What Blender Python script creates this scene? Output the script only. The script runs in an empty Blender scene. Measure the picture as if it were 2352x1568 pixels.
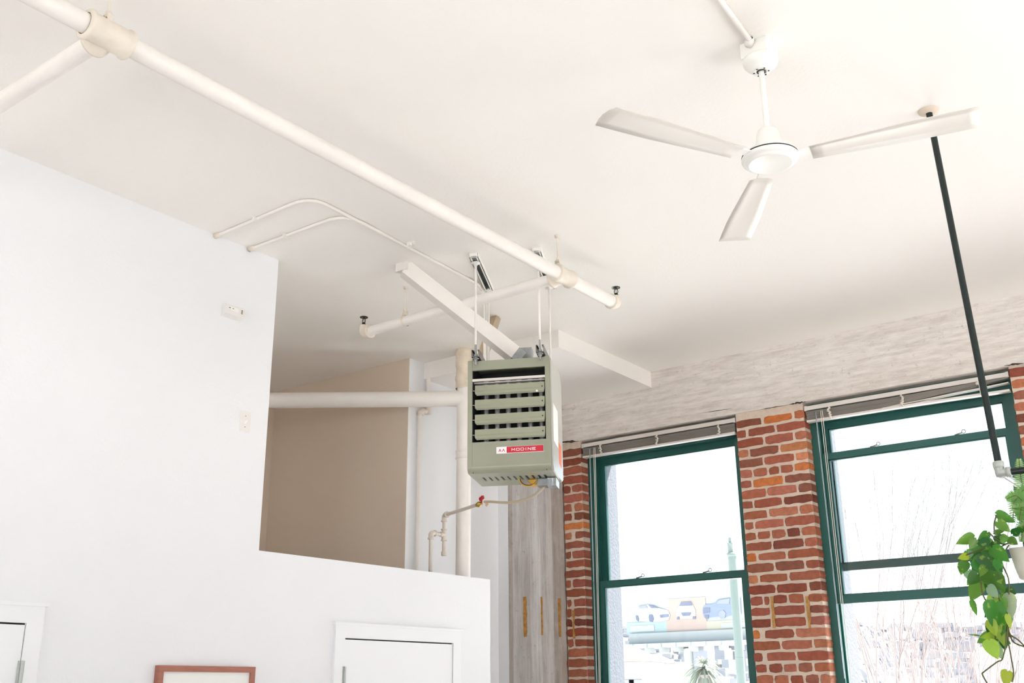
import bpy, math, random
from mathutils import Vector as Vc, Matrix
random.seed(7)
sc = bpy.context.scene
col = sc.collection
PI = math.pi

# ------------------------------------------------------------------ camera
W_, H_ = 2352.0, 1568.0
FPX = 2388.55
YAW, PITCH, ROLL = math.radians(36.8103), math.radians(18.6703), math.radians(-0.54247)
CZ = 1.72                                   # eye height, metres
_cy, _sy = math.cos(YAW), math.sin(YAW)
FWD = Vc((-_sy*math.cos(PITCH), _cy*math.cos(PITCH), math.sin(PITCH)))
_r = Vc((_cy, _sy, 0)); _u = _r.cross(FWD)
RIGHT = _r*math.cos(ROLL) + _u*math.sin(ROLL)
UP = -_r*math.sin(ROLL) + _u*math.cos(ROLL)
cam = bpy.data.cameras.new('camera'); camo = bpy.data.objects.new('camera', cam); col.objects.link(camo)
cam.sensor_width = 36.0; cam.lens = 36.0*FPX/W_; cam.clip_end = 3000; cam.clip_start = 0.05
camo.matrix_world = Matrix(((RIGHT.x, UP.x, -FWD.x, 0), (RIGHT.y, UP.y, -FWD.y, 0), (RIGHT.z, UP.z, -FWD.z, CZ), (0, 0, 0, 1)))
sc.camera = camo

# ------------------------------------------------------------------ world, sun, exposure
sc.view_settings.view_transform = 'Standard'; sc.view_settings.look = 'None'
sc.view_settings.gamma = 1.0; sc.view_settings.use_curve_mapping = False
sc.view_settings.exposure = 0.92
wd = bpy.data.worlds.new('sky'); sc.world = wd; wd.use_nodes = True
nt = wd.node_tree; bg = nt.nodes['Background']
bg.inputs['Color'].default_value = (0.70, 0.855, 1.0, 1); bg.inputs['Strength'].default_value = 1.32
sun = bpy.data.lights.new('sun', 'SUN'); sun.energy = 21; sun.angle = math.radians(1.0); sun.color = (1.0, 0.985, 0.985)
suno = bpy.data.objects.new('sun', sun); col.objects.link(suno)
sdir = Vc((-0.20, -0.46, -0.87)).normalized()   # direction the light travels
suno.rotation_euler = sdir.to_track_quat('-Z', 'Y').to_euler(); suno.location = (-5, 30, 30)
sc.cycles.use_denoising = True
sc.cycles.max_bounces = 10; sc.cycles.diffuse_bounces = 7; sc.cycles.glossy_bounces = 3
sc.cycles.transmission_bounces = 6; sc.cycles.transparent_max_bounces = 12
sc.cycles.sample_clamp_indirect = 6.0
sc.cycles.caustics_reflective = False; sc.cycles.caustics_refractive = False
def portal(loc, size, rot):
    l = bpy.data.lights.new('portal', 'AREA'); l.shape = 'RECTANGLE'; l.size, l.size_y = size
    l.cycles.is_portal = True
    o = bpy.data.objects.new('portal', l); col.objects.link(o); o.location = loc; o.rotation_euler = rot

# ------------------------------------------------------------------ measuring helpers
def ray(px, py): return RIGHT*((px-W_/2)/FPX) - UP*((py-H_/2)/FPX) + FWD
def P(px, py, x=None, y=None, z=None):
    """the real point where the sight line of a measured spot meets a known plane of the room"""
    d = ray(px, py)
    t = x/d.x if x is not None else (y/d.y if y is not None else (z-CZ)/d.z)
    return d*t + Vc((0, 0, CZ))
def V(px, py, p):
    d = ray(px, py); t = (d.x*p[0]+d.y*p[1])/(d.x**2+d.y**2)
    return Vc((p[0], p[1], d.z*t+CZ))

# ------------------------------------------------------------------ mesh helpers
ORG = {}
class MB:
    def __init__(s): s.v = []; s.f = []; s.c = []; s.cur = None; s.sm = []
    def add(s, vs, fs, smooth=False):
        b = len(s.v); s.v += [Vc(v) for v in vs]
        for f in fs: s.f.append([b+i for i in f]); s.c.append(s.cur); s.sm.append(smooth)
    def box(s, lo, hi):
        x0, y0, z0 = lo; x1, y1, z1 = hi
        s.add([(x0,y0,z0),(x1,y0,z0),(x1,y1,z0),(x0,y1,z0),(x0,y0,z1),(x1,y0,z1),(x1,y1,z1),(x0,y1,z1)],
              [(0,3,2,1),(4,5,6,7),(0,1,5,4),(1,2,6,5),(2,3,7,6),(3,0,4,7)])
    def obox(s, o, a, b, c):
        """box from corner o spanned by three edge vectors"""
        o, a, b, c = Vc(o), Vc(a), Vc(b), Vc(c)
        if a.cross(b).dot(c) < 0: a, b = b, a
        s.add([o,o+a,o+a+b,o+b,o+c,o+a+c,o+a+b+c,o+b+c],
              [(0,3,2,1),(4,5,6,7),(0,1,5,4),(1,2,6,5),(2,3,7,6),(3,0,4,7)])
    def bar(s, p, q, w, h, up=(0,0,1)):
        p, q = Vc(p), Vc(q); d = (q-p).normalized(); sd = d.cross(Vc(up)).normalized(); u = sd.cross(d)
        s.obox(p - sd*w/2 - u*h/2, sd*w, u*h, q-p)
    def prism(s, pts, ext):
        """closed polygon extruded along ext"""
        n = len(pts); pts = [Vc(p) for p in pts]; ext = Vc(ext)
        nrm = Vc((0,0,0))
        for i in range(n): nrm += pts[i].cross(pts[(i+1)%n])
        if nrm.dot(ext) > 0: pts = pts[::-1]
        s.add(pts + [p+ext for p in pts], [list(range(n)), list(range(2*n-1, n-1, -1))] +
              [(i, i+n, (i+1)%n+n, (i+1)%n) for i in range(n)])
    def tube(s, pts, r, n=12, caps=True):
        pts = [Vc(p) for p in pts]; m = len(pts)
        rs = r if isinstance(r, (list, tuple)) else [r]*m
        t0 = (pts[1]-pts[0]).normalized()
        a = t0.orthogonal().normalized(); vs = []
        for i, p in enumerate(pts):
            if i == 0: t = (pts[1]-p)
            elif i == m-1: t = (p-pts[i-1])
            else: t = (pts[i+1]-p).normalized()+(p-pts[i-1]).normalized()
            if t.length < 1e-9: t = t0
            t = t.normalized(); a = (a - t*a.dot(t))
            a = a.normalized() if a.length > 1e-6 else t.orthogonal().normalized()
            b = t.cross(a)
            for k in range(n):
                an = 2*PI*k/n; vs.append(p + (a*math.cos(an)+b*math.sin(an))*rs[i])
        fs = [(i*n+k, i*n+(k+1)%n, (i+1)*n+(k+1)%n, (i+1)*n+k) for i in range(m-1) for k in range(n)]
        s.add(vs, fs, True)
        if caps:
            s.add(vs[:n], [list(range(n-1, -1, -1))]); s.add(vs[-n:], [list(range(n))])
    def lathe(s, o, prof, axis=(0,0,1), n=32):
        """profile of (radius, height) pairs turned about an axis through o"""
        ax = Vc(axis).normalized(); a = ax.orthogonal().normalized(); b = ax.cross(a); o = Vc(o); vs = []
        for r, h in prof:
            for k in range(n):
                an = 2*PI*k/n; vs.append(o+ax*h+(a*math.cos(an)+b*math.sin(an))*max(r, 1e-5))
        fs = [(i*n+k, i*n+(k+1)%n, (i+1)*n+(k+1)%n, (i+1)*n+k) for i in range(len(prof)-1) for k in range(n)]
        s.add(vs, fs, True)
    def build(s, name, mat, parent=None, **tags):
        me = bpy.data.meshes.new(name)
        o = bpy.data.objects.new(name, me); col.objects.link(o)
        if parent is not None:
            o.parent = parent; org = ORG[parent.name]
        else:
            xs = [v.x for v in s.v]; ys = [v.y for v in s.v]; zs = [v.z for v in s.v]
            org = Vc(((min(xs)+max(xs))/2, (min(ys)+max(ys))/2, min(zs))); o.location = org
        ORG[o.name] = org
        me.from_pydata([tuple(v-org) for v in s.v], [], s.f)
        for p, m in zip(me.polygons, s.sm): p.use_smooth = m
        if any(c is not None for c in s.c):
            at = me.color_attributes.new('Col', 'FLOAT_COLOR', 'CORNER')
            for p, c in zip(me.polygons, s.c):
                c = c or (1, 1, 1)
                for li in p.loop_indices: at.data[li].color = (c[0], c[1], c[2], 1)
        me.materials.append(mat); me.update()
        for k, val in tags.items(): o[k] = val
        return o
def thing(name, loc, label, cat, group=None):
    o = bpy.data.objects.new(name, None); col.objects.link(o); o.location = loc; o.empty_display_size = .1
    ORG[o.name] = Vc(loc); o['label'] = label; o['category'] = cat
    if group: o['group'] = group
    return o
def setting(name, loc=(0,0,0)):
    o = bpy.data.objects.new(name, None); col.objects.link(o); o.location = loc; o['kind'] = 'structure'
    ORG[o.name] = Vc(loc); return o
def arc(c, a, b, r, t0, t1, n=8):
    c, a, b = Vc(c), Vc(a), Vc(b)
    return [c + a*(r*math.cos(t0+(t1-t0)*i/n)) + b*(r*math.sin(t0+(t1-t0)*i/n)) for i in range(n+1)]
def bend(pts, r, n=6):
    """polyline with its corners rounded to radius r"""
    pts = [Vc(p) for p in pts]; out = [pts[0]]
    for i in range(1, len(pts)-1):
        p = pts[i]; a = (pts[i-1]-p); b = (pts[i+1]-p)
        d = min(r, a.length*.49, b.length*.49); a = p+a.normalized()*d; b = p+b.normalized()*d
        for k in range(n+1):
            t = k/n; out.append(a*(1-t)**2 + p*2*t*(1-t) + b*t*t)
    return out + [pts[-1]]

# ------------------------------------------------------------------ materials
def lin(c): return tuple((x/255/12.92 if x/255 <= .04045 else ((x/255+.055)/1.055)**2.4) for x in c)
def mat(name, rgb, rough=.5, metal=0., bump=0., bscale=40., var=0., vscale=6., attr=False, spec=.5, stretch=(1,1,1), trans=0., coat=0., rgb2=None):
    m = bpy.data.materials.new(name); m.use_nodes = True; n = m.node_tree.nodes; L = m.node_tree.links
    b = n['Principled BSDF']; c = lin(rgb)
    b.inputs['Base Color'].default_value = (*c, 1); b.inputs['Roughness'].default_value = rough
    b.inputs['Metallic'].default_value = metal; b.inputs['Specular IOR Level'].default_value = spec
    b.inputs['Transmission Weight'].default_value = trans; b.inputs['Coat Weight'].default_value = coat
    tc = n.new('ShaderNodeTexCoord'); mp = n.new('ShaderNodeMapping'); mp.inputs['Scale'].default_value = stretch
    L.new(tc.outputs['Object'], mp.inputs['Vector'])
    if var > 0 or attr:
        mx = n.new('ShaderNodeMix'); mx.data_type = 'RGBA'; mx.blend_type = 'MIX'
        nz = n.new('ShaderNodeTexNoise'); nz.inputs['Scale'].default_value = vscale; nz.inputs['Detail'].default_value = 6
        nz.inputs['Roughness'].default_value = .65
        L.new(mp.outputs[0], nz.inputs['Vector'])
        rp = n.new('ShaderNodeMapRange'); rp.inputs[1].default_value = .35; rp.inputs[2].default_value = .68
        L.new(nz.outputs['Fac'], rp.inputs[0])
        if attr:
            at = n.new('ShaderNodeVertexColor'); at.layer_name = 'Col'
            ml = n.new('ShaderNodeMix'); ml.data_type = 'RGBA'; ml.blend_type = 'MULTIPLY'; ml.inputs[0].default_value = 1
            L.new(at.outputs['Color'], ml.inputs[6]); ml.inputs[7].default_value = tuple(1-var for _ in range(3))+(1,)
            L.new(at.outputs['Color'], mx.inputs[6]); L.new(ml.outputs[2], mx.inputs[7])
        else:
            c2 = lin(rgb2) if rgb2 else tuple(x*(1-var) for x in c)
            mx.inputs[6].default_value = (*c, 1); mx.inputs[7].default_value = (*c2, 1)
        L.new(rp.outputs[0], mx.inputs[0]); L.new(mx.outputs[2], b.inputs['Base Color'])
    if bump > 0:
        bz = n.new('ShaderNodeTexNoise'); bz.inputs['Scale'].default_value = bscale; bz.inputs['Detail'].default_value = 4
        bp = n.new('ShaderNodeBump'); bp.inputs['Strength'].default_value = bump; bp.inputs['Distance'].default_value = .01
        L.new(mp.outputs[0], bz.inputs['Vector']); L.new(bz.outputs['Fac'], bp.inputs['Height']); L.new(bp.outputs[0], b.inputs['Normal'])
    return m
M = {}
M['ceil'] = mat('ceiling_paint', (240,236,231), .75, bump=.12, bscale=60)
M['wall'] = mat('wall_paint', (232,232,234), .7, bump=.1, bscale=70)
M['tan'] = mat('tan_wall_paint', (216,200,183), .7, bump=.1, bscale=70)
M['white'] = mat('white_enamel', (238,236,230), .35)
M['brace'] = mat('beige_brace_paint', (186,166,142), .6)  # back-lit darkness of the board is put into this beige
M['blade'] = mat('fan_blade_paint', (218,211,203), .4)
M['conduit'] = mat('painted_conduit', (236,231,225), .6)
M['pipewhite'] = mat('painted_pipe', (236,230,224), .45, bump=.1, bscale=30, var=.06, vscale=5)
M['pipestain'] = mat('stained_pipe_paint', (222,205,182), .5, bump=.2, bscale=40, var=.25, vscale=18)
M['tape'] = mat('wrapped_pipe_tape', (228,214,194), .6, bump=.5, bscale=25, var=.2, vscale=14)
M['doorpaint'] = mat('door_paint', (235,235,237), .4)
M['sage'] = mat('sage_green_enamel', (150,151,132), .33, bump=.03, bscale=200, var=.07, vscale=3)
M['sidepanel'] = mat('pale_side_panel', (190,188,180), .3)
M['sagelight'] = mat('louver_enamel', (152,153,132), .33, var=.06, vscale=4)
M['dark'] = mat('dark_void_steel', (16,22,22), .6)
M['steel'] = mat('aluminised_steel_tube', (205,202,202), .3, metal=.9)
M['zinc'] = mat('galvanised_steel', (150,152,152), .35, metal=.85, var=.25, vscale=40)
M['zincdull'] = mat('dull_galvanised_box', (168,170,170), .5, metal=.3, var=.25, vscale=60)
M['strutdark'] = mat('unpainted_channel', (70,80,78), .4, metal=.6, var=.4, vscale=25)
M['green'] = mat('dark_green_window_paint', (34,88,81), .35, var=.1, vscale=3)
M['blindrail'] = mat('blind_rail', (214,206,199), .4)
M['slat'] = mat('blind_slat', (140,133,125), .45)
M['cord'] = mat('white_cord', (228,218,206), .7)
M['clear'] = mat('clear_plastic_wand', (225,232,236), .1, trans=.7)
M['mortar'] = mat('lime_mortar', (214,196,178), .9, bump=.6, bscale=60, var=.14, vscale=25)
M['brick'] = mat('old_brick', (170,90,65), .85, bump=.5, bscale=90, var=.32, vscale=32, attr=True)
M['blackpipe'] = mat('black_iron_pipe', (38,48,46), .35, metal=.4, var=.3, vscale=30)
M['galvpipe'] = mat('bright_zinc_pipe', (165,165,174), .35, metal=.5, var=.15, vscale=30)
M['galvfit'] = mat('cast_zinc_fitting', (188,192,186), .5, metal=.3, var=.12, vscale=60)
M['concrete'] = None
M['soil'] = mat('potting_soil', (58,44,34), .95, bump=.6, bscale=80)
M['pot'] = mat('glazed_ceramic', (226,221,208), .3, var=.05, vscale=30)
M['stem'] = mat('vine_stem', (98,92,52), .6)
M['black'] = mat('black_plastic', (22,24,24), .5)
M['bronze'] = mat('bronze_sprinkler', (66,68,52), .35, metal=.7)
M['redpaint'] = mat('red_valve_handle', (170,32,34), .4)
M['brass'] = mat('brass', (180,150,80), .3, metal=.9)
M['label'] = mat('printed_label_red', (196,16,42), .4)
M['labelwhite'] = mat('printed_label_white', (240,236,238), .4)
M['sticker'] = mat('paper_sticker', (236,236,232), .6)
M['orange'] = mat('orange_sticker', (232,110,60), .5)
M['wire_y'] = mat('yellow_wire', (222,170,40), .5)
M['wire_b'] = mat('brown_wire', (82,56,42), .5)
M['wire_g'] = mat('grey_wire', (120,130,160), .5)
M['frame'] = mat('cherry_frame_wood', (170,108,88), .45, var=.2, vscale=10, stretch=(1,1,8))
M['matboard'] = mat('picture_paper', (236,236,232), .4)
M['rust'] = mat('rusty_wood_insert', (196,142,72), .8, var=.5, vscale=40)
M['floor'] = mat('oak_floor', (212,206,200), .4, var=.2, vscale=3, stretch=(8,1,1))
M['plastic'] = mat('cream_plastic', (230,226,222), .45)
M['fitting'] = mat('pipe_fitting_cream', (230,219,204), .5, bump=.15, bscale=40, var=.12, vscale=10)
M['gaspipe'] = mat('beige_gas_pipe', (206,196,184), .5)
M['hose'] = mat('beige_gas_hose', (190,176,150), .45)
M['tag'] = mat('orange_tag', (232,196,160), .6)

def glassmat():
    m = bpy.data.materials.new('window_glass'); m.use_nodes = True; n = m.node_tree.nodes; L = m.node_tree.links
    n.remove(n['Principled BSDF']); out = n['Material Output']
    t = n.new('ShaderNodeBsdfTransparent'); t.inputs[0].default_value = (.95,.97,.97,1)
    g = n.new('ShaderNodeBsdfGlossy'); g.inputs['Roughness'].default_value = .02
    fr = n.new('ShaderNodeFresnel'); fr.inputs[0].default_value = 1.45
    mx = n.new('ShaderNodeMixShader'); L.new(fr.outputs[0], mx.inputs[0]); L.new(t.outputs[0], mx.inputs[1]); L.new(g.outputs[0], mx.inputs[2])
    L.new(mx.outputs[0], out.inputs[0]); return m
M['glass'] = glassmat()

def leafmat(name, rgb, rgb2):
    m = bpy.data.materials.new(name); m.use_nodes = True; n = m.node_tree.nodes; L = m.node_tree.links
    b = n['Principled BSDF']; b.inputs['Roughness'].default_value = .35
    at = n.new('ShaderNodeVertexColor'); at.layer_name = 'Col'
    nz = n.new('ShaderNodeTexNoise'); nz.inputs['Scale'].default_value = 45; nz.inputs['Detail'].default_value = 3
    tc = n.new('ShaderNodeTexCoord'); L.new(tc.outputs['Object'], nz.inputs['Vector'])
    rp = n.new('ShaderNodeMapRange'); rp.inputs[1].default_value = .62; rp.inputs[2].default_value = .66
    L.new(nz.outputs['Fac'], rp.inputs[0])
    mx = n.new('ShaderNodeMix'); mx.data_type = 'RGBA'; L.new(rp.outputs[0], mx.inputs[0]); L.new(at.outputs[0], mx.inputs[6])
    m2 = n.new('ShaderNodeMix'); m2.data_type = 'RGBA'; m2.inputs[0].default_value = .35; L.new(at.outputs[0], m2.inputs[6]); m2.inputs[7].default_value = (*lin(rgb2), 1)
    L.new(m2.outputs[2], mx.inputs[7]); L.new(mx.outputs[2], b.inputs['Base Color'])
    tr = n.new('ShaderNodeBsdfTranslucent'); L.new(mx.outputs[2], tr.inputs[0])
    ms = n.new('ShaderNodeMixShader'); ms.inputs[0].default_value = .4
    L.new(b.outputs[0], ms.inputs[1]); L.new(tr.outputs[0], ms.inputs[2]); L.new(ms.outputs[0], n['Material Output'].inputs[0])
    return m
M['leaf'] = leafmat('leaf', (80,140,50), (190,215,90))

def concrete(name, base, dark, light, along, boards, bw, streak=1.0):
    """board-formed concrete: long grain along one axis, a tone per board, pits and stains"""
    m = bpy.data.materials.new(name); m.use_nodes = True; n = m.node_tree.nodes; L = m.node_tree.links
    b = n['Principled BSDF']; b.inputs['Roughness'].default_value = .88; b.inputs['Specular IOR Level'].default_value = .25
    geo = n.new('ShaderNodeNewGeometry'); sx = n.new('ShaderNodeSeparateXYZ'); L.new(geo.outputs['Position'], sx.inputs[0])
    mp = n.new('ShaderNodeMapping'); mp.inputs['Scale'].default_value = along; L.new(geo.outputs['Position'], mp.inputs['Vector'])
    def noise(vec, s, d, r=.6):
        z = n.new('ShaderNodeTexNoise'); z.inputs['Scale'].default_value = s; z.inputs['Detail'].default_value = d; z.inputs['Roughness'].default_value = r
        L.new(vec, z.inputs['Vector']); return z.outputs['Fac']
    def rng(f, a, c, lo=0., hi=1.):
        q = n.new('ShaderNodeMapRange'); q.inputs[1].default_value = a; q.inputs[2].default_value = c; q.inputs[3].default_value = lo; q.inputs[4].default_value = hi
        L.new(f, q.inputs[0]); return q.outputs[0]
    def mix(f, a, c, bt='MIX'):
        q = n.new('ShaderNodeMix'); q.data_type = 'RGBA'; q.blend_type = bt
        L.new(f, q.inputs[0])
        for i, x in ((6, a), (7, c)):
            if isinstance(x, tuple): q.inputs[i].default_value = (*x, 1)
            else: L.new(x, q.inputs[i])
        return q.outputs[2]
    def math_(op, a, c):
        q = n.new('ShaderNodeMath'); q.operation = op
        for i, x in ((0, a), (1, c)):
            if isinstance(x, (int, float)): q.inputs[i].default_value = x
            else: L.new(x, q.inputs[i])
        return q.outputs[0]
    grain = noise(mp.outputs[0], 9, 8, .7); blot = noise(geo.outputs['Position'], 3.2, 7, .68); fine = noise(geo.outputs['Position'], 26, 6, .75)
    if boards == 'z': co = sx.outputs['Z']
    else: co = math_('SUBTRACT', sx.outputs['X'], sx.outputs['Y'])
    idx = math_('FLOOR', math_('DIVIDE', co, bw), 0)
    wn = n.new('ShaderNodeTexWhiteNoise'); wn.noise_dimensions = '1D'; L.new(idx, wn.inputs['W'])
    c0 = mix(rng(wn.outputs['Value'], 0, 1), lin(base), lin(light))
    c1 = mix(rng(grain, .40, .72, 0, .55*streak), c0, lin(dark))
    c2 = mix(rng(blot, .50, .72, 0, .45), c1, lin(light))
    c3 = mix(rng(fine, .60, .72, 0, .75), c2, lin(dark))
    L.new(c3, b.inputs['Base Color'])
    h = math_('ADD', math_('MULTIPLY', grain, 1.0), math_('MULTIPLY', fine, .5))
    bp = n.new('ShaderNodeBump'); bp.inputs['Strength'].default_value = .5; bp.inputs['Distance'].default_value = .012
    L.new(h, bp.inputs['Height']); L.new(bp.outputs[0], b.inputs['Normal'])
    return m
M['beam'] = concrete('board_formed_beam', (218,209,201), (152,140,128), (238,232,226), (.7, 2, 5), 'z', .13, .9)
M['column'] = concrete('board_formed_column', (170,160,148), (116,106,96), (216,212,210), (2.6, 2.6, .22), 'xy', .082)

# ================================================================== ROOM
ZC = 4.12; YB = 6.972; YP = 6.985; XL = -4.428; XR = 3.2; YR = -4.2
XT = -6.6; YT = 5.52; XW = -5.096; YCOL = 6.605; XCOL = -4.733; DEPTH = .10
b = MB(); b.box((-7.0, YR-.2, -.1), (XR+.2, YB+.6, 0)); b.build('floor', M['floor'], kind='structure')
b = MB(); b.box((-7.0, YR-.2, ZC), (XR+.2, YB+.6, ZC+.25)); b.build('ceiling', M['ceil'], kind='structure')
# left partition with the loft opening cut out of it
YO = 3.657; ZS = 2.449; YE = 5.645
b = MB(); YA, YB_ = -3.6, 1.3                             # a second, unseen loft opening, added to let light into the loft
b.prism([(XL, YR, 0), (XL, YR, ZC), (XL, YA, ZC), (XL, YA, ZS), (XL, YB_, ZS), (XL, YB_, ZC), (XL, YO, ZC), (XL, YO, ZS), (XL, YE, ZS), (XL, YE, 0)], (-.12, 0, 0))
b.build('wall_left', M['wall'], kind='structure')
b = MB(); b.box((XT-.1, YT-.004, 0), (XW-.0005, YT+.0, ZC)); b.build('wall_loft_back', M['tan'], kind='structure')
b = MB(); b.box((XT-.12, YR, 0), (XT, 1.6, ZC)); b.box((XT-.12, 2.3, 0), (XT, YT, ZC)); b.box((XT-.12, 1.6, 0), (XT, 2.3, 2.6)); b.box((XT-.12, 1.6, 3.6), (XT, 2.3, ZC))
portal((XT-.14, 1.95, 3.1), (1.0, .7), (0, -PI/2, 0)); b.build('wall_loft_side', M['tan'], kind='structure')  # unseen loft side window, added to brighten the loft
b = MB(); b.box((XT, YR, 2.2), (-5.0, YT-.005, 2.3)); b.build('floor_loft', M['wall'], kind='structure')  # unseen floor added in white wall paint to bounce light up
b = MB(); b.box((XW-.12, YT+.0005, 0), (XW, YB+.45, ZC)); b.build('wall_pipe_chase', M['wall'], kind='structure')
# rear wall, behind the viewer, its unseen tall windows added to light surfaces facing them
rxw = [(-3.9, -2.3), (-1.9, -.3), (.1, 1.7)]
b = MB(); b.box((-4.55, YR-.15, 0), (XR+.2, YR, .4)); b.box((-4.55, YR-.15, 2.9), (XR+.2, YR, 3.7)); b.box((-7.0, YR-.15, 3.7), (XR+.2, YR, ZC)); e = -4.95
b.box((-7.0, YR-.15, 0), (-4.55, YR, 2.5)); b.box((-7.0, YR-.15, 2.5), (-6.5, YR, 3.7)); portal((-5.72, YR-.17, 3.1), (1.5, 1.2), (PI/2, 0, 0))  # unseen loft rear window, added to light the tan wall
for a, c in rxw + [(XR+.2, 0)]:
    b.box((e, YR-.15, .4), (a, YR, 2.9)); e = c
b.build('wall_rear', M['wall'], kind='structure')
for a, c in rxw: portal(((a+c)/2, YR-.17, 1.65), (c-a, 2.5), (PI/2, 0, 0))
# right-hand wall with tall openings, unseen and added for more daylight
wy = [(2.2, 3.8), (4.5, 6.2)]
b = MB(); b.box((XR, YR, 0), (XR+.25, YB+.45, .4)); b.box((XR, YR, 2.9), (XR+.25, YB+.45, ZC))
e = YR
for a, c in wy + [(YB+.45, 0)]:
    b.box((XR, e, .4), (XR+.25, a, 2.9)); e = c
b.build('wall_right', M['wall'], kind='structure')
# soffit box in the corner
ys = 5.684; xs_ = -3.848; zs = 3.992
b = MB(); b.box((XW, ys, zs), (xs_, YB, ZC)); b.build('trim_1', M['ceil'], kind='structure')
# concrete beam and column
b = MB(); b.box((XCOL-.3, YB, 3.665), (XR, YB+.45, ZC)); b.build('concrete_beam', M['beam'], kind='structure')
xpw = P(1167, 1200, y=YCOL).x
colm = MB(); colm.box((xpw, YCOL, 0), (XCOL, YB+.45, zs)); colo = colm.build('concrete_column', M['column'], kind='structure')
b = MB(); b.box((XW, YCOL-.004, 0), (xpw, YB+.4, zs)); b.build('wall_plaster_return', M['wall'], kind='structure')

def crack(px0, py0, px1, py1, hgt, seed):
    random.seed(seed); a, c = P(px0, py0, y=YB-.0015), P(px1, py1, y=YB-.0015); n = 12; up_, dn = [], []
    for i in range(n+1):
        q = a.lerp(c, i/n); e = math.sin(PI*i/n)*hgt; up_.append(q+Vc((0,0,e*random.uniform(.2, 1)))); dn.append(q-Vc((0,0,e*random.uniform(.1, .7))))
    m = MB(); m.prism(up_+dn[::-1], (0,-.002,0)); m.build('crack', M['void'], bpy.data.objects['concrete_beam'])
M['void'] = mat('broken_concrete_hollow', (70,58,48), .95, bump=.5, bscale=60, var=.5, vscale=50)
crack(1812, 929, 1852, 922, .012, 1); crack(1287, 1016, 1330, 1013, .016, 2); crack(2306, 840, 2352, 834, .010, 3); crack(1745, 941, 1800, 931, .004, 4); crack(1615, 948, 1680, 938, .004, 6)
# ------------------------------------------------------------------ brick
REDS = [(166,94,70), (156,84,60), (174,100,74), (148,78,58), (178,108,80), (158,92,72), (136,76,58)]
ORNG = [(192,120,82), (198,126,86), (186,114,78)]
def brick(mb, x0, x1, z0, z1, y, back, colr, rough=.0035):
    """one brick, its outline a little uneven, front face at y"""
    mb.cur = tuple(lin(colr)); R = random.uniform
    pts = []
    nx = max(2, int((x1-x0)/.035)); nz = 2
    for i in range(nx): pts.append((x0+(x1-x0)*i/nx, z0))
    for i in range(nz): pts.append((x1, z0+(z1-z0)*i/nz))
    for i in range(nx): pts.append((x1-(x1-x0)*i/nx, z1))
    for i in range(nz): pts.append((x0, z1-(z1-z0)*i/nz))
    cx, cz = (x0+x1)/2, (z0+z1)/2; c = .007
    o = []
    for px, pz in pts:
        cr = 1.0 if (px in (x0, x1) and pz in (z0, z1)) else 0
        o.append((px+R(-rough, rough)-(px-cx)/abs(px-cx+1e-9)*cr*.004, pz+R(-rough, rough)-(pz-cz)/abs(pz-cz+1e-9)*cr*.004))
    n = len(o); yy = y + R(-.003, .004)
    inn = [(px+(cx-px)/max(abs(cx-px), .02)*c*.8, pz+(cz-pz)/max(abs(cz-pz), .012)*c*.8) for px, pz in o]
    vs = [(p[0], yy+.006, p[1]) for p in o] + [(p[0], yy, p[1]) for p in inn] + [(p[0], back, p[1]) for p in o]
    fs = [(i, (i+1)%n, n+(i+1)%n, n+i) for i in range(n)] + [(2*n+i, 2*n+(i+1)%n, (i+1)%n, i) for i in range(n)] + [list(range(n, 2*n))]
    mb.add(vs, fs)
def pier(name, x0, x1, rows, ztop, pitch, wrapr, y=YP, zmin=.85, wrapl=False, seed=1, rough=.0035):
    """rows: list (top down) of joint positions as fractions of the pier width; then random below"""
    random.seed(seed)
    mo = MB(); mo.box((x0+.004, y+.007, 0), (x1-(.004 if wrapr else 0), y+DEPTH+.13, 3.665)); w = x1-x0
    root = mo.build(name, M['mortar'], kind='structure')
    bk = MB(); z = ztop; i = 0; j = .012
    pat = [[.41, .83], [.22, .62], [.38, .8], [.17, .58], [.25, .46, .66, .86]]
    while z-pitch > zmin:
        fr = rows[i] if i < len(rows) else (pat[i % 5] if w > .3 else [])
        jits = []; spec = {}
        for f in fr:
            if isinstance(f, tuple): jits.append(f)
            else: jits.append((f, j/w))
        ed = [(0., 0.)] + jits + [(1., 0.)]
        for k in range(len(ed)-1):
            a = x0 + w*(ed[k][0]+ed[k][1]/2); c = x0 + w*(ed[k+1][0]-ed[k+1][1]/2)
            if k == len(ed)-2 and wrapr: c += .003
            if k == 0: a -= random.uniform(-.003, .005)
            r = random.random()
            cc = random.choice(ORNG) if r < .05 else random.choice(REDS)
            if (i, k) in OR.get(name, []): cc = (206,120,66)
            jj = random.uniform(-12, 12); cc = tuple(max(0, min(255, q+jj+random.uniform(-3, 3))) for q in cc)
            brick(bk, a, c, z-pitch+.006+random.uniform(-.002,.003), z-.008+random.uniform(-.003,.002), y, y+DEPTH+.12, cc, rough)
        z -= pitch; i += 1
    bk.build('brickwork', M['brick'], root)
    return root
OR = {'wall_brick_pier': [(0,1),(5,4),(6,1),(13,0),(20,0)], 'wall_brick_left': [(8,0)]}
xc0 = P(1692, 1010, y=YP).x; xc1 = (P(1852.4, 1030, y=YP).x + P(1906.5, 1530.8, y=YP).x)/2
def fr1(y, xs): L_ = 45+(y-300)*.0875; R_ = 745+(y-300)*.117; return [(x-L_)/(R_-L_) for x in xs]
def fr2(y, xs): L_ = 93+.088*y; R_ = 824+.108*y; return [(x-L_)/(R_-L_) for x in xs]
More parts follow.
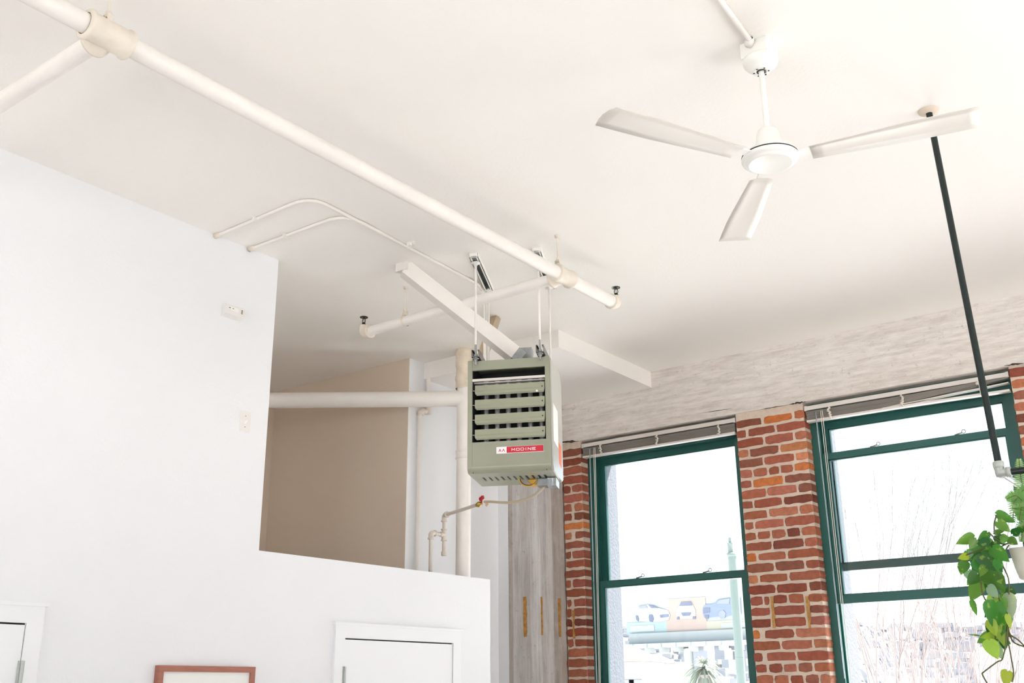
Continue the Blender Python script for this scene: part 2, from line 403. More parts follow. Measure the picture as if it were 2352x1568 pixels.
rows = [fr1(280,[325,638]), fr1(400,[168,465]), fr1(510,[345,650]), fr1(620,[190,505]), fr1(740,[345,665]), fr1(850,[230,392,515,655]),
        fr1(960,[228,555]), fr1(1060,[380,698]), fr1(1180,[245,548]), fr1(1290,[395,715]), fr1(1390,[255,568]), fr2(30,[228,372,530,678]),
        fr2(140,[390,715]), fr2(250,[228,537]), fr2(360,[415,725]), fr2(480,[245,560]), fr2(600,[432,755]), fr2(715,[300,385,555,735]),
        fr2(830,[390,750]), fr2(940,[400,755]), fr2(1070,[290,628]), fr2(1200,[487,815]), fr2(1310,[320,648]), fr2(1430,[355,510,660,818])]
rows[20][0] = (rows[20][0], .07); rows[22][0] = (rows[22][0], .06)
for i_ in (17, 18, 19):
    rows[i_][-1] = (rows[i_][-1], .055); rows[i_][0 if i_ > 17 else 1] = (rows[i_][0 if i_ > 17 else 1], .055)
rows = [[(f if isinstance(f, tuple) else f) for f in r] for r in rows]
za = P(1769, 961.8, y=YP).z; zb_ = P(1823, 1559.7, y=YP).z; PITCHB = (za-zb_)/24
pier('wall_brick_pier', xc0, xc1, rows, za+PITCHB/2, PITCHB, True, seed=11)
xl1 = (P(1334, 1070, y=YP).x + P(1349, 1508, y=YP).x)/2
lrows = [[], [], [], [], [.42], [], [(.48, .12)], [(.48, .12)], [], [(.46, .15)], [], [(.35,.08)], [], [], [.32], [], [(.33,.12)], [(.33,.12)], [(.33,.12)], [], [.36], [], []]
pier('wall_brick_left', XCOL+.012, xl1, lrows, 3.62, PITCHB, True, seed=5, rough=.005)
xr2 = P(2334, 960, y=YP).x
WW = 1.335; GAP = xc1-xc0
pier('wall_brick_right', xr2, xr2+GAP, [], 3.66, PITCHB, False, seed=8)
xr3 = xr2+GAP+WW
pier('wall_brick_far', xr3, xr3+GAP, [], 3.66, .15, False, seed=9)
xr4 = xr3+GAP+WW
b = MB(); b.box((xr4, YP, 0), (XR, YP+.3, 3.665)); b.build('wall_window_end', M['mortar'], kind='structure')
b = MB(); b.box((XCOL, YP+.02, 0), (XR, YP+.3, .82)); b.build('wall_window_sill', M['mortar'], kind='structure')
# wood slips set into column and brick
def slip(p, w, h, axis, parent):
    m = MB(); ax = Vc((1,0,0)) if axis == 'x' else Vc((0,1,0)); out = Vc((0,-.004,0)) if axis == 'x' else Vc((.004,0,0))
    random.seed(int(abs(p.x*1000))); n = 7; L1 = []; R1 = []
    for i in range(n+1):
        z = p.z + h*i/n; L1.append(p + ax*(-w/2+random.uniform(-.003,.002)) + Vc((0,0,h*i/n))); R1.append(p + ax*(w/2+random.uniform(-.006,.004)) + Vc((0,0,h*i/n)))
    m.prism(L1 + R1[::-1], out); m.build('wood_slip', M['rust'], parent)
def colpt(px, py, ax):
    return P(px, py, y=YCOL-.001) if ax == 'x' else P(px, py, x=XCOL+.001)
for px, w, ax, y0, y1 in ((1207, .03, 'x', 1462, 1370), (1245, .03, 'y', 1458, 1371), (1286, .03, 'y', 1462, 1374)):
    q = colpt(px, y0, ax); q2 = colpt(px, y1, ax); slip(q, w if px != 1245 else .018, q2.z-q.z, ax, colo)
pr_ = bpy.data.objects['wall_brick_pier']; pl_ = bpy.data.objects['wall_brick_left']
for px0, px1, py0, py1 in ((1779, 1773, 1442, 1369), (1861, 1854, 1442, 1369)):
    q = P(px0, py0, y=YP-.0); q2 = P(px1, py1, y=YP-.0); slip(q, .02, q2.z-q.z, 'x', pr_)
q = P(1319, 1466, y=YP); slip(q, .018, P(1319, 1401, y=YP).z-q.z, 'x', pl_)

# ------------------------------------------------------------------ windows
Y0 = YP+DEPTH                                   # face of the casing
def window(idx, xa, xb, zhead, zlow_top, zlow_bot, zup_bot, simple=False):
    xm = (xa+xb)/2; root = setting('window_%d' % idx, (xm, Y0, .82)); cw = .05; zb = .82; g = M['green']
    f = MB()
    f.box((xa, Y0, zb), (xa+cw, Y0+.13, 3.665)); f.box((xb-cw, Y0, zb), (xb, Y0+.13, 3.665))
    f.box((xa+cw, Y0, zhead), (xb-cw, Y0+.13, 3.665)); f.box((xa+cw, Y0-.04, zb-.0), (xb-cw, Y0+.13, zb+.05))
    for sx in (xa+cw, xb-cw-.012):                   # parting beads
        f.box((sx, Y0+.062, zb), (sx+.012, Y0+.072, zhead)); f.box((sx, Y0+.0, zb), (sx+.012, Y0+.012, zhead))
    f.build('window_frame', g, root)
    def sash(name, y, z0, z1, sw, tr, br):
        s = MB(); x0 = xa+cw+.003; x1 = xb-cw-.003; t = .042
        s.box((x0, y, z0), (x0+sw, y+t, z1)); s.box((x1-sw, y, z0), (x1, y+t, z1))
        s.box((x0+sw, y, z1-tr), (x1-sw, y+t, z1)); s.box((x0+sw, y, z0), (x1-sw, y+t, z0+br))
        e = .008                                    # glazing stop, stepped in
        s.box((x0+sw, y+.012, z0+br), (x0+sw+e, y+t, z1-tr)); s.box((x1-sw-e, y+.012, z0+br), (x1-sw, y+t, z1-tr))
        s.box((x0+sw, y+.012, z1-tr-e), (x1-sw, y+t, z1-tr)); s.box((x0+sw, y+.012, z0+br), (x1-sw, y+t, z0+br+e))
        so = s.build(name, g, root)
        q = MB(); q.box((x0+sw+.004, y+.02, z0+br+.004), (x1-sw-.004, y+.024, z1-tr-.004)); q.build('glass', M['glass'], so)
        return so, x0, x1
    sash('upper_sash', Y0+.076, zup_bot, zhead, .045, .045, .05)
    so, x0, x1 = sash('lower_sash', Y0+.016, zlow_bot, zlow_top, .045, .046, .055)
    if not simple:
        for fx in LIFTS[idx]:
            l = MB(); c = Vc((fx, Y0+.036, zlow_top))
            l.tube(arc(c+Vc((.024,0,.020)), (1,0,0), (0,0,1), .012, 0, 2*PI, 16), .0026, 6)
            l.bar(c+Vc((-.034,0,.004)), c+Vc((.014,0,.013)), .012, .008)
            l.box((fx-.034, c.y-.006, c.z), (fx-.014, c.y+.006, c.z+.006))
            l.build('sash_latch', M['zinc'], so)
    return root
LIFTS = {1: [P(1471, 1327, y=Y0+.04).x, P(1625, 1313, y=Y0+.04).x], 2: [P(2010, 1023, y=Y0+.04).x, P(2205, 994, y=Y0+.04).x]}
ysl = Y0+.016; ysu = Y0+.076
zg1 = P(1391, 1068, y=ysu+.012).z + .045
zt1 = (P(1382, 1334, y=ysl).z+P(1697, 1309, y=ysl).z)/2
window(1, xl1, xc0, zg1, zt1, .87, zt1-.05)
zg2 = (P(1909.7, 984.8, y=ysu+.012).z+P(2279.7, 927, y=ysu+.012).z)/2+.045
zt2 = (P(1898.8, 1040, y=ysl).z+P(2305.8, 983.7, y=ysl).z)/2
zl2 = (P(1937, 1386, y=ysl).z+P(2223, 1369, y=ysl).z)/2
zu2 = P(1948.6, 1310, y=ysu).z
window(2, xc1, xr2, zg2, zt2, zl2, zu2)
window(3, xr2+GAP, xr3, zg2, zt1, .87, zt1-.05, True)
window(4, xr3+GAP, xr4, zg2, zt1, .87, zt1-.05, True)
# masonry outside the frames
o = MB(); Z1 = 3.62
YO0 = Y0+.135; YO1 = YO0+.25
xsu = [(-6.5, xl1+.035), (xc0-.035, xc1+.035), (xr2-.035, xr2+GAP+.035), (xr3-.035, xr3+GAP+.035), (xr4-.05, XR+.3)]
for a, c in xsu: o.box((a, YO0, -7), (c, YO1, 4.9))
o.box((-6.5, YO0, 3.66), (XR+.3, YO1, 4.9)); o.box((-6.5, YO0, -7), (XR+.3, YO1, .8))
M['stucco'] = mat('outer_stucco', (98,100,106), .9, bump=.3, bscale=50)
o.build('wall_outer', M['stucco'], kind='structure')
for a, c in ((xl1, xc0), (xc1, xr2), (xr2+GAP, xr3), (xr3+GAP, xr4)):
    portal(((a+c)/2, YO1+.02, 2.24), (c-a, 2.9), (-PI/2, 0, 0))
for a, c in wy: portal((XR+.27, (a+c)/2, 1.65), (2.5, c-a), (0, PI/2, 0))

# ------------------------------------------------------------------ blinds
def blind(label, xa, xb, zt, sag, name='window_blind', cords=(), wand=None, cordpx=None):
    t = thing(name, ((xa+xb)/2, YP+.03, zt), label, 'blind', 'blinds raised at the window heads')
    y0, y1 = YP+.012, YP+.042
    h = MB(); h.box((xa+.012, y0, zt-.03), (xb-.012, y1, zt)); h.build('headrail', M['blindrail'], t)
    for x in (xa+.004, xb-.022):
        c = MB(); c.box((x, y0-.003, zt-.034), (x+.018, y1+.002, zt+.002)); c.build('end_bracket', M['blindrail'], t)
    random.seed(3); n = 22; s = MB(); NS = 24
    def prof(k, f):                                 # z of slat k (0 top) at fraction f along x
        top = .040; bot = .098
        if sag: bot = .098 - .060*max(0, (f-.42)/.58)**1.1; top = .040 - .008*max(0, (f-.5)/.5)
        return -(top + (bot-top)*k/(n-1))
    x0, x1 = xa+.015, xb-.012
    for k in range(n):
        j0, j1 = random.uniform(-.003, .003), random.uniform(-.004, .004); y_ = random.uniform(-.005, .005)
        vs = []
        for i in range(NS+1):
            f = i/NS; x = x0+j0+(x1+j1-x0-j0)*f; z = zt+prof(k, f)
            for dy, dz in ((-.022, -.0012), (0, .0010), (.022, -.0012)): vs.append((x, YP+.03+y_+dy, z+dz))
            for dy, dz in ((.022, -.0034), (0, -.0012), (-.022, -.0034)): vs.append((x, YP+.03+y_+dy, z+dz))
        s.add(vs, [(i*6+q, (i+1)*6+q, (i+1)*6+(q+1)%6, i*6+(q+1)%6) for i in range(NS) for q in range(6)] + [list(range(6)), list(range(NS*6+5, NS*6-1, -1))])
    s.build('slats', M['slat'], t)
    r = MB(); pts = []
    for i in range(NS+1):
        f = i/NS; dz = -.111
        if sag: dz = -.111 + .004*math.sin(f*PI) - .010*f
        pts.append(Vc((x0+(x1-x0)*f, YP+.026, zt+dz)))
    for a_, b_ in zip(pts[:-1], pts[1:]): r.bar(a_, b_, .046, .014)
    r.build('bottom_rail', M['blindrail'], t)
    if sag:                                         # one slat has slipped below the gathered stack
        r = MB()
        for i in range(NS):
            fa, fb = .4+.6*i/NS, .4+.6*(i+1)/NS
            za_ = lambda f: zt - .104 + .034*max(0, (f-.42)/.58)**.9
            r.bar((x0+(x1-x0)*fa, YP+.028, za_(fa)), (x0+(x1-x0)*fb, YP+.028, za_(fb)), .046, .006)
        r.build('slipped_slat', M['blindrail'], t)
    for cx in cords:
        f = (cx-x0)/(x1-x0); m = MB(); zb = prof(n-1, f); random.seed(int(cx*100)); pts = []
        pts.append((cx, YP+.012, zt-.028)); pts.append((cx, YP+.004, zt-.038))
        for i in range(15): pts.append((cx+random.uniform(-.012, .012)+.006*i/15, YP+random.uniform(-.008, .0), zt-.040+(zb+.04+.0-.006)*i/14))
        pts.append((cx+.008, YP-.001, zt-.122)); m.tube(pts, .0046, 6)
        pts2 = [(p[0]+random.uniform(-.008, .008), p[1]-.002, p[2]+random.uniform(-.003, .003)) for p in pts[2:-1]]
        m.tube(pts2, .0046, 5); m.build('ladder_cord', M['cord'], t)
    m = MB(); m.tube([wand[0], wand[0]+Vc((0,-.006,-.02)), wand[1]], .0042, 8)
    m.build('tilt_wand', M['clear'], t)
    m = MB()
    m.tube([wand[2], wand[2]+Vc((0,-.004,-.02)), wand[3]], .0022, 6)
    m.tube([wand[2]+Vc((.01,0,0)), wand[2]+Vc((.013,-.004,-.02)), wand[3]+Vc((.012,0,.1))], .0022, 6); m.build('lift_cord', M['cord'], t)
    return t
zt1b = (P(1347, 1018, y=YP+.012).z+P(1684, 960, y=YP+.012).z)/2
yw = YP+.002
w1 = [P(1355.5, 1030, y=yw), P(1372, 1600, y=yw), P(1364, 1028, y=yw), P(1377, 1600, y=yw)]
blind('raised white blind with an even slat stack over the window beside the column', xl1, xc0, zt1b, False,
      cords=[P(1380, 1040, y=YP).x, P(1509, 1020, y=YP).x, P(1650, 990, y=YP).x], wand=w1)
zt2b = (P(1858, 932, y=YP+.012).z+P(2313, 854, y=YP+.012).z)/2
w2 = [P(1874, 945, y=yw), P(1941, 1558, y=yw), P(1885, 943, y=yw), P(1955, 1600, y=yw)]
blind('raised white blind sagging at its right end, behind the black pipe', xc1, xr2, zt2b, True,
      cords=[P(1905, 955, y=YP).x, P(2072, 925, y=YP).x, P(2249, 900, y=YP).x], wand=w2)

# ------------------------------------------------------------------ doors, picture, switch, detector (left wall)
def wallpt(px, py): return P(px, py, x=XL)
def door(idx, yl, yr, ztop, hinge):
    root = setting('door_%d' % idx, (XL, (yl+yr)/2, 0)); cw = .075
    c = MB(); 
    c.box((XL, yl-cw, 0), (XL+.018, yl, ztop+cw)); c.box((XL, yr, 0), (XL+.018, yr+cw, ztop+cw)); c.box((XL, yl, ztop+.004), (XL+.018, yr, ztop+cw))
    c.box((XL, yl-cw-.012, ztop+cw), (XL+.026, yr+cw+.012, ztop+cw+.014)); c.build('door_casing', M['doorpaint'], root)
    g = MB(); g.box((XL, yl, .01), (XL+.003, yr, ztop+.004)); g.build('jamb', M['dark'] , root)  # dark sheet behind the leaf paints the shaded gap around it
    d = MB(); d.box((XL+.001, yl+.003, .012), (XL+.012, yr-.003, ztop-.004)); do = d.build('door_leaf', M['doorpaint'], root)
    k = MB(); k.lathe((XL+.012, yr-.07 if hinge < 0 else yl+.07, .95), [(.0, .05), (.022, .045), (.028, .03), (.022, .012), (.01, .01), (.01, 0)], (1, 0, 0), 16); k.build('door_knob', M['zinc'], do)
    for z in (ztop-.25, .3):
        h = MB(); yh = yl if hinge < 0 else yr
        h.box((XL+.012, yh-.012, z), (XL+.021, yh+.014, z+.1)); h.tube([(XL+.024, yh, z), (XL+.024, yh, z+.1)], .006, 8); h.build('hinge', M['galvfit'], root)
ya = wallpt(788, 1467.6); yb = wallpt(1036.7, 1477)
door(1, ya.y, yb.y, (ya.z+yb.z)/2, -1)
yc = wallpt(56, 1433)
door(2, yc.y-.82, yc.y, yc.z, 1)
# picture frame
pa = wallpt(357, 1526); pb = wallpt(578, 1533); zt = (pa.z+pb.z)/2; hh = (pb.y-pa.y)*1.3; fw = .028; fd = .032
t = thing('picture_frame', (XL, (pa.y+pb.y)/2, zt-hh), 'reddish wooden picture frame hanging low on the white wall', 'picture frame')
b = MB()
b.box((XL, pa.y, zt-fw), (XL+fd, pb.y, zt)); b.box((XL, pa.y, zt-hh), (XL+fd, pb.y, zt-hh+fw))
b.box((XL, pa.y, zt-hh+fw), (XL+fd, pa.y+fw, zt-fw)); b.box((XL, pb.y-fw, zt-hh+fw), (XL+fd, pb.y, zt-fw)); b.build('frame', M['frame'], t)
b = MB(); b.box((XL+.002, pa.y+fw, zt-hh+fw), (XL+.02, pb.y-fw, zt-fw)); b.build('print', M['matboard'], t)
# light switch
c0 = wallpt(562, 968)
t = thing('light_switch', (XL, c0.y, c0.z-.06), 'white toggle light switch on the wall by the loft opening', 'light switch')
b = MB(); b.box((XL, c0.y-.035, c0.z-.057), (XL+.005, c0.y+.035, c0.z+.057)); b.build('cover_plate', M['plastic'], t)
b = MB(); b.prism([(XL+.005, c0.y-.005, c0.z-.011), (XL+.019, c0.y-.004, c0.z+.006), (XL+.017, c0.y-.004, c0.z+.013), (XL+.005, c0.y-.005, c0.z+.011)], (0, .01, 0)); b.build('toggle', M['white'], t)
for dz in (-.03, .03):
    b = MB(); b.lathe((XL+.005, c0.y, c0.z+dz), [(.003, 0), (.003, .0012), (0, .0014)], (1, 0, 0), 10); b.build('screw', M['zinc'], t)
# carbon monoxide detector
c0 = wallpt(531, 718); t = thing('gas_detector', (XL, c0.y, c0.z-.05), 'small cream gas detector high on the white wall', 'gas detector')
b = MB(); dy, dz = .062, .037
b.prism([(XL, c0.y-dy, c0.z-dz), (XL, c0.y-dy, c0.z+dz), (XL+.038, c0.y-dy, c0.z+dz-.008), (XL+.038, c0.y-dy, c0.z-dz+.012)], (0, 2*dy, 0)); b.build('housing', M['plastic'], t)
b = MB()
for i in range(3): b.box((XL+.0375, c0.y+.038, c0.z+.012-i*.008), (XL+.0395, c0.y+.047, c0.z+.016-i*.008))
b.build('grille_slots', M['black'], t)
b = MB(); b.box((XL+.0375, c0.y-.035, c0.z-.005), (XL+.0395, c0.y+.02, c0.z+.018)); b.build('test_button', M['white'], t)
for dyy in (-.045, -.022):
    b = MB(); b.box((XL+.0375, c0.y+dyy, c0.z+.008), (XL+.0402, c0.y+dyy+.008, c0.z+.011)); b.build('indicator', M['black'], t)

# ================================================================== SPRINKLER PIPEWORK
ZP = 3.895; tee = P(1294, 634, z=ZP); XM = tee.x
t = thing('sprinkler_pipe', (XM, 3, ZC), 'white painted sprinkler pipe run hung below the ceiling with two branches', 'pipe')
rm = .037; yend = P(1408, 694, z=ZP).y
b = MB(); b.tube([(XM, YR, ZP), (XM, yend, ZP)], rm, 20); main = b.build('main_pipe', M['pipewhite'], t)
yb1 = tee.y; e1 = P(858, 766, z=ZP)
b = MB(); b.tube([(XM, yb1, ZP), (e1.x, yb1, ZP)], .031, 18); b.build('branch_pipe', M['pipewhite'], t)
t1 = P(268, 66, z=ZP); yb0 = t1.y
b = MB(); b.tube([(XM, yb0, ZP), (XL+.01, yb0, ZP)], .034, 18); b.build('branch_pipe', M['pipewhite'], t)
def collar(mb, c, ax, r, L):
    mb.lathe(Vc(c)-Vc(ax)*L/2, [(r-.012, 0), (r+.002, .001), (r+.004, .006), (r+.004, .014), (r-.002, .018), (r-.002, L-.018), (r+.004, L-.014), (r+.004, L-.006), (r+.002, L-.001), (r-.012, L)], ax, 24)
for yy, r, L in ((yb1, .048, .15), (yb0, .052, .17)):
    b = MB(); collar(b, (XM, yy, ZP), (0, 1, 0), r, L); b.lathe((XM, yy, ZP), [(r-.004, 0), (r-.004, .06), (r+.002, .064), (r+.002, .078), (r-.012, .08)], (-1, 0, 0), 24)
    b.build('tee_fitting', M['fitting'], t)
def head(p):
    """upright sprinkler: threaded base, yoke arms, bulb and toothed deflector, on the elbow at p"""
    h = MB(); h.lathe(p, [(.013, 0), (.013, .012), (.009, .014), (.009, .02), (0, .021)], n=12)
    for s in (-1, 1): h.tube([p+Vc((s*.010, 0, .016)), p+Vc((s*.013, 0, .03)), p+Vc((s*.009, 0, .046)), p+Vc((0, 0, .052))], .0026, 6)
    h.tube([p+Vc((0,0,.018)), p+Vc((0,0,.05))], .0018, 6)
    h.lathe(p+Vc((0,0,.05)), [(0, 0), (.006, 0), (.006, .004), (.024, .006), (.026, .004), (.026, .007), (.02, .0095), (0, .010)], n=18)
    h.build('sprinkler_head', M['bronze'], t)
for pe, d, nm in ((Vc((XM, yend, ZP)), Vc((0,1,0)), 'elbow'), (Vc((e1.x, yb1, ZP)), Vc((-1,0,0)), 'elbow')):
    b = MB(); pth = [pe-d*.02, pe+d*.012] + arc(pe+d*.012+Vc((0,0,.03)), -Vc((0,0,1)), d, .03, 0, PI/2, 6)[1:] + [pe+d*.042+Vc((0,0,.052))]
    b.tube(pth, [.042, .040]+[.036-.002*i for i in range(6)]+[.022], 18); b.lathe(pe-d*.024, [(.03,0),(.045, .001), (.045, .016), (.038, .02)], d, 20)
    b.build('elbow_fitting', M['fitting'], t); head(pe+d*.042+Vc((0,0,.05)))
def hanger(x, y, r, along):
    h = MB(); h.tube([(x, y, ZC), (x, y, ZP+r+.03)], .005, 8); h.lathe((x, y, ZC-.012), [(.016, .012), (.014, 0), (.005, 0)], n=12)
    h.lathe((x, y, ZP+r+.03), [(.005, .022), (.011, .02), (.011, .006), (.007, 0)], n=8)
    a = Vc((1,0,0)) if along == 'y' else Vc((0,1,0)); w = Vc((0,1,0)) if along == 'y' else Vc((1,0,0))
    ring = arc((x, y, ZP), a, (0,0,1), r+.003, PI*.5, PI*2.5, 28); vs = []
    for p in ring: vs += [p-w*.010, p+w*.010]
    h.add(vs, [(2*i, 2*i+1, 2*i+3, 2*i+2) for i in range(28)], True)
    for s in (-1, 1): h.bar(Vc((x, y, ZP+r+.04))+a*.012*s, Vc((x, y, ZP+r*.8))+a*.02*s, .02 if along == 'y' else .003, .003 if along == 'y' else .02)
    h.build('pipe_hanger', M['fitting'], t)
hanger(XM, P(1269, 545, z=ZC).y, rm, 'y'); hanger(XM, P(186, -18, z=ZC).y+.03, rm, 'y'); hanger(P(953, 668, z=ZC).x, yb1, .031, 'x')

# ================================================================== SURFACE CONDUITS
def flat_run(pts, r=.009, dz=.009): return [Vc((p.x, p.y, ZC-dz)) for p in pts]
cl = [P(x, y, z=ZC-.009) for x, y in ((497, 541), (586, 501), (672, 468))]
cl2 = [P(x, y, z=ZC-.009) for x, y in ((740, 464), (830, 500), (940, 560), (1015, 603), (1075, 640))]
lower = [P(x, y, z=ZC-.009) for x, y in ((576, 571), (655, 540), (745, 508))]
lower2 = [P(x, y, z=ZC-.009) for x, y in ((812, 500), (880, 534), (940, 567), (1015, 607), (1075, 643))]
def conduit(name, label, A, B, tail):
    t = thing(name, (A[0].x, A[0].y, ZC), label, 'conduit', 'wiring conduits on the ceiling')
    pA = A[-1]; pB = B[0]; dA = (A[-1]-A[0]).normalized(); dB = (B[-1]-B[0]).normalized()
    # corner where the straight runs meet
    den = dA.x*dB.y-dA.y*dB.x; s = ((pB.x-pA.x)*dB.y-(pB.y-pA.y)*dB.x)/den; cr = pA+dA*s; cr.z = ZC-.009
    pts = bend([A[0], cr, B[-1]], (cr-pA).length, 12)
    c = MB(); c.tube(pts + tail, .009, 10); c.build('conduit_tube', M['conduit'], t)
    for q in (A[1], B[2]):
        d = (dA if q is A[1] else dB); sd = d.cross(Vc((0,0,1)))
        k = MB(); k.bar(q+Vc((0,0,.0)) - d*.008, q+d*.008, .024, .021); k.box((q.x-.012+sd.x*.02, q.y-.012+sd.y*.02, ZC-.003), (q.x+.012+sd.x*.02, q.y+.012+sd.y*.02, ZC)); k.build('strap', M['white'], t)
    k = MB(); k.lathe(A[0]-dA*.01, [(.009, .04), (.016, .036), (.016, .0), (.009, 0)], dA, 12); k.build('connector', M['fitting'], t)
    return t
zj = P(1112, 700, y=5.0)
drop = [P(1100, 655, z=ZC-.03), P(1110, 672, y=4.86), P(1117, 700, y=4.87), P(1118, 760, y=4.87), P(1121, 835, y=4.87)]
drop2 = [P(1092, 650, z=ZC-.02), P(1104, 664, y=4.83), P(1111, 690, y=4.84), P(1112, 760, y=4.84), P(1114, 835, y=4.84)]
conduit('electrical_conduit', 'white conduit with the wider bend curving from the left wall across the ceiling', cl, cl2, drop)
conduit('electrical_conduit', 'white conduit with the tighter inner bend crossing the ceiling', lower, lower2, drop2)

# ================================================================== UNIT HEATER
fl, bl, frr, brr = P(1093, 592, z=ZC), P(1122, 657, z=ZC), P(1236, 580, z=ZC), P(1261, 648, z=ZC)
U = Vc((.897, .442, 0)).normalized(); Wd = Vc((-.442, .897, 0)).normalized(); Zu = Vc((0,0,1))
O = fl + Wd*.02; O.z = 0
def H(u, w, z): return O + U*u + Wd*w + Zu*z
ht = thing('unit_heater', H(.18, .25, 2.81), 'sage green louvred gas unit heater hung from the ceiling on rods', 'heater')
uL, uR = -.050, .415; zT, zB = 3.500, 2.860; D = .38; ch = .03
def hbox(mb, u0, u1, w0, w1, z0, z1): mb.obox(H(u0, w0, z0), U*(u1-u0), Wd*(w1-w0), Zu*(z1-z0))
def hprism(mb, prof, u0, u1): mb.prism([H(u0, w, z) for w, z in prof], U*(u1-u0))
RF = .034
def curve_front(w0=0.):                              # side outline: straight front, rounded foot sweeping under
    pts = [(w0, zT), (w0, 2.858+RF)]
    for i in range(1, 7):
        a = i/6*PI/2; pts.append((w0+RF*(1-math.cos(a)), 2.858+RF-RF*math.sin(a)))
    return pts
cab = MB()
prof = curve_front(); last = prof[-1]
under = [(D, zB-.005)]
outline = prof + under + [(D, zT)]
hprism(cab, outline, uL, uL+.026); hprism(cab, outline, uR-.026, uR)
# front skin: top rail, lower panel following the curve
hbox(cab, uL+.026, uR-.026, .002, .02, 3.442, zT-.004)
lp = [(.002, 3.028), (.002, 2.858+RF)] + [(w+.002, z) for w, z in prof[2:]] + [(last[0]+.032, last[1]-.0005)]
lpi = [(w+.014, z+.010) for w, z in lp[::-1]]; lpi[-1] = (.016, 3.028)
hprism(cab, lp + lpi, uL+.026, uR-.026)
# underside with slots: solid strips either side of the slot row
ua, ub = uL+.026, uR-.026
wA, zA_ = last[0]+.032, last[1]-.0005; wB_, zB_ = D, zB-.005
def ustrip(w0, w1, u0, u1):
    f = lambda w: zA_+(zB_-zA_)*(w-wA)/(wB_-wA)
    cab.prism([H(u0, w0, f(w0)), H(u0, w1, f(w1)), H(u0, w1, f(w1)+.008), H(u0, w0, f(w0)+.008)], U*(u1-u0))
s0, s1 = .13, .235
ustrip(wA-.002, s0, ua, ub); ustrip(s1, D, ua, ub)
ns = 11; pitch_ = (ub-ua-.03)/ns
for i in range(ns+1):
    c = ua+.015+pitch_*i
    ustrip(s0, s1, (ua if i == 0 else c-pitch_*.30), (ub if i == ns else c+pitch_*.30))
hbox(cab, uL+.026, uR-.026, .01, D, zT-.012, zT-.004)             # top skin
hbox(cab, uL+.026, uR-.026, D-.012, D, zB-.003, zT-.004)          # back skin
cabo = cab.build('cabinet', M['sage'], ht)
b = MB(); hbox(b, ua+.001, ub-.001, .21, .22, 2.86, zT-.02); hbox(b, ua+.001, ua+.004, .016, .21, 2.86, zT-.02); hbox(b, ub-.004, ub-.001, .016, .21, 2.86, zT-.02)
hbox(b, ua+.004, ub-.004, .03, .21, 2.86, 2.865); b.build('inner_lining', M['dark'], ht)
# side panel on the right: paler lid with raised edge
b = MB(); sp = [(.012, zT-.02), (D-.05, zT+.002), (D+.02, zT-.055), (D+.02, 2.875), (D-.03, 2.857), (.05, 2.860), (.02, 2.89)]
b.prism([H(uR+.0005, w, z) for w, z in sp], U*.008)
b.build('side_panel', M['sidepanel'] if 'sidepanel' in M else M['sage'], ht)
b = MB(); b.prism([H(uR+.0085, w, z) for w, z in ((.05, 3.24), (.22, 3.235), (.22, 3.02), (.05, 3.03))], U*.001); b.build('rating_label', M['sticker'], ht)
b = MB(); b.prism([H(uR+.0085, w, z) for w, z in ((.24, 3.06), (.33, 3.055), (.33, 2.93), (.24, 2.94))], U*.001); b.build('warning_label', M['orange'], ht)
# heat exchanger tubes
for i in range(6):
    u = .030+i*(.345-.030)/5+.012
    b = MB(); b.tube([H(u, .07, 2.95), H(u, .07, 3.40)], .0145, 14); b.build('exchanger_tube', M['steel'], ht)
# flat deflector strip and louvers
b = MB(); hbox(b, ua-.0, ub, .004, .02, 3.378, 3.392); hbox(b, ua+.004, ub-.004, .03, .1, 3.372, 3.378); b.build('baffle_strip', M['blindrail'], ht)
for zc in (3.323, 3.240, 3.155, 3.070):
    b = MB(); r_ = []
    # louver blade: curved plate with rounded lower-left corner
    uA, uB = ua+.016, ub-.004; hgt = .058
    prof_ = [(.000, hgt*.5), (-.0005, hgt*.25), (-.001, 0), (-.0042, -hgt*.16), (-.0042, -hgt*.36), (.003, -hgt*.5)]
    N_ = 14; vs = []
    for (w, z) in prof_:
        k = 0 if z > -hgt*.2 else (.003 if z > -hgt*.4 else .010)
        vs += [H(uA+k, w, zc+z), H(uB-k*.5, w, zc+z)]
    m_ = len(prof_); vs2 = [v+Wd*.003 for v in vs]
    fs = [(2*i, 2*i+2, 2*i+3, 2*i+1) for i in range(m_-1)]; fs2 = [(2*m_+2*i, 2*m_+2*i+1, 2*m_+2*i+3, 2*m_+2*i+2) for i in range(m_-1)]
    ring = [(2*i, 2*m_+2*i, 2*m_+2*i+2, 2*i+2) for i in range(m_-1)] + [(2*i+1, 2*i+3, 2*m_+2*i+3, 2*m_+2*i+1) for i in range(m_-1)]
    b.add(vs+vs2, fs+fs2+ring+[(0,1,2*m_+1,2*m_), (2*m_-2, 4*m_-2, 4*m_-1, 2*m_-1)]); lv = b.build('louver', M['sagelight'], ht)
    b = MB(); b.lathe(H(uB-.012, -.0075, zc+.002), [(.0034, 0), (.0034, .004)], Wd, 10); b.lathe(H(uB-.012, -.0076, zc+.002), [(0, 0), (.0034, 0)], Wd, 10); b.build('pivot_hole', M['black'], lv)
    b = MB(); b.tube([H(ua, .006, zc), H(uA+.003, .006, zc)], .003, 8); b.build('pivot_pin', M['zinc'], lv)
b = MB(); b.lathe(H(.343, -.008, 3.300), [(0, 0), (.006, .001), (.006, .003)], Wd, 12); b.build('screw_cap', M['white'], ht)
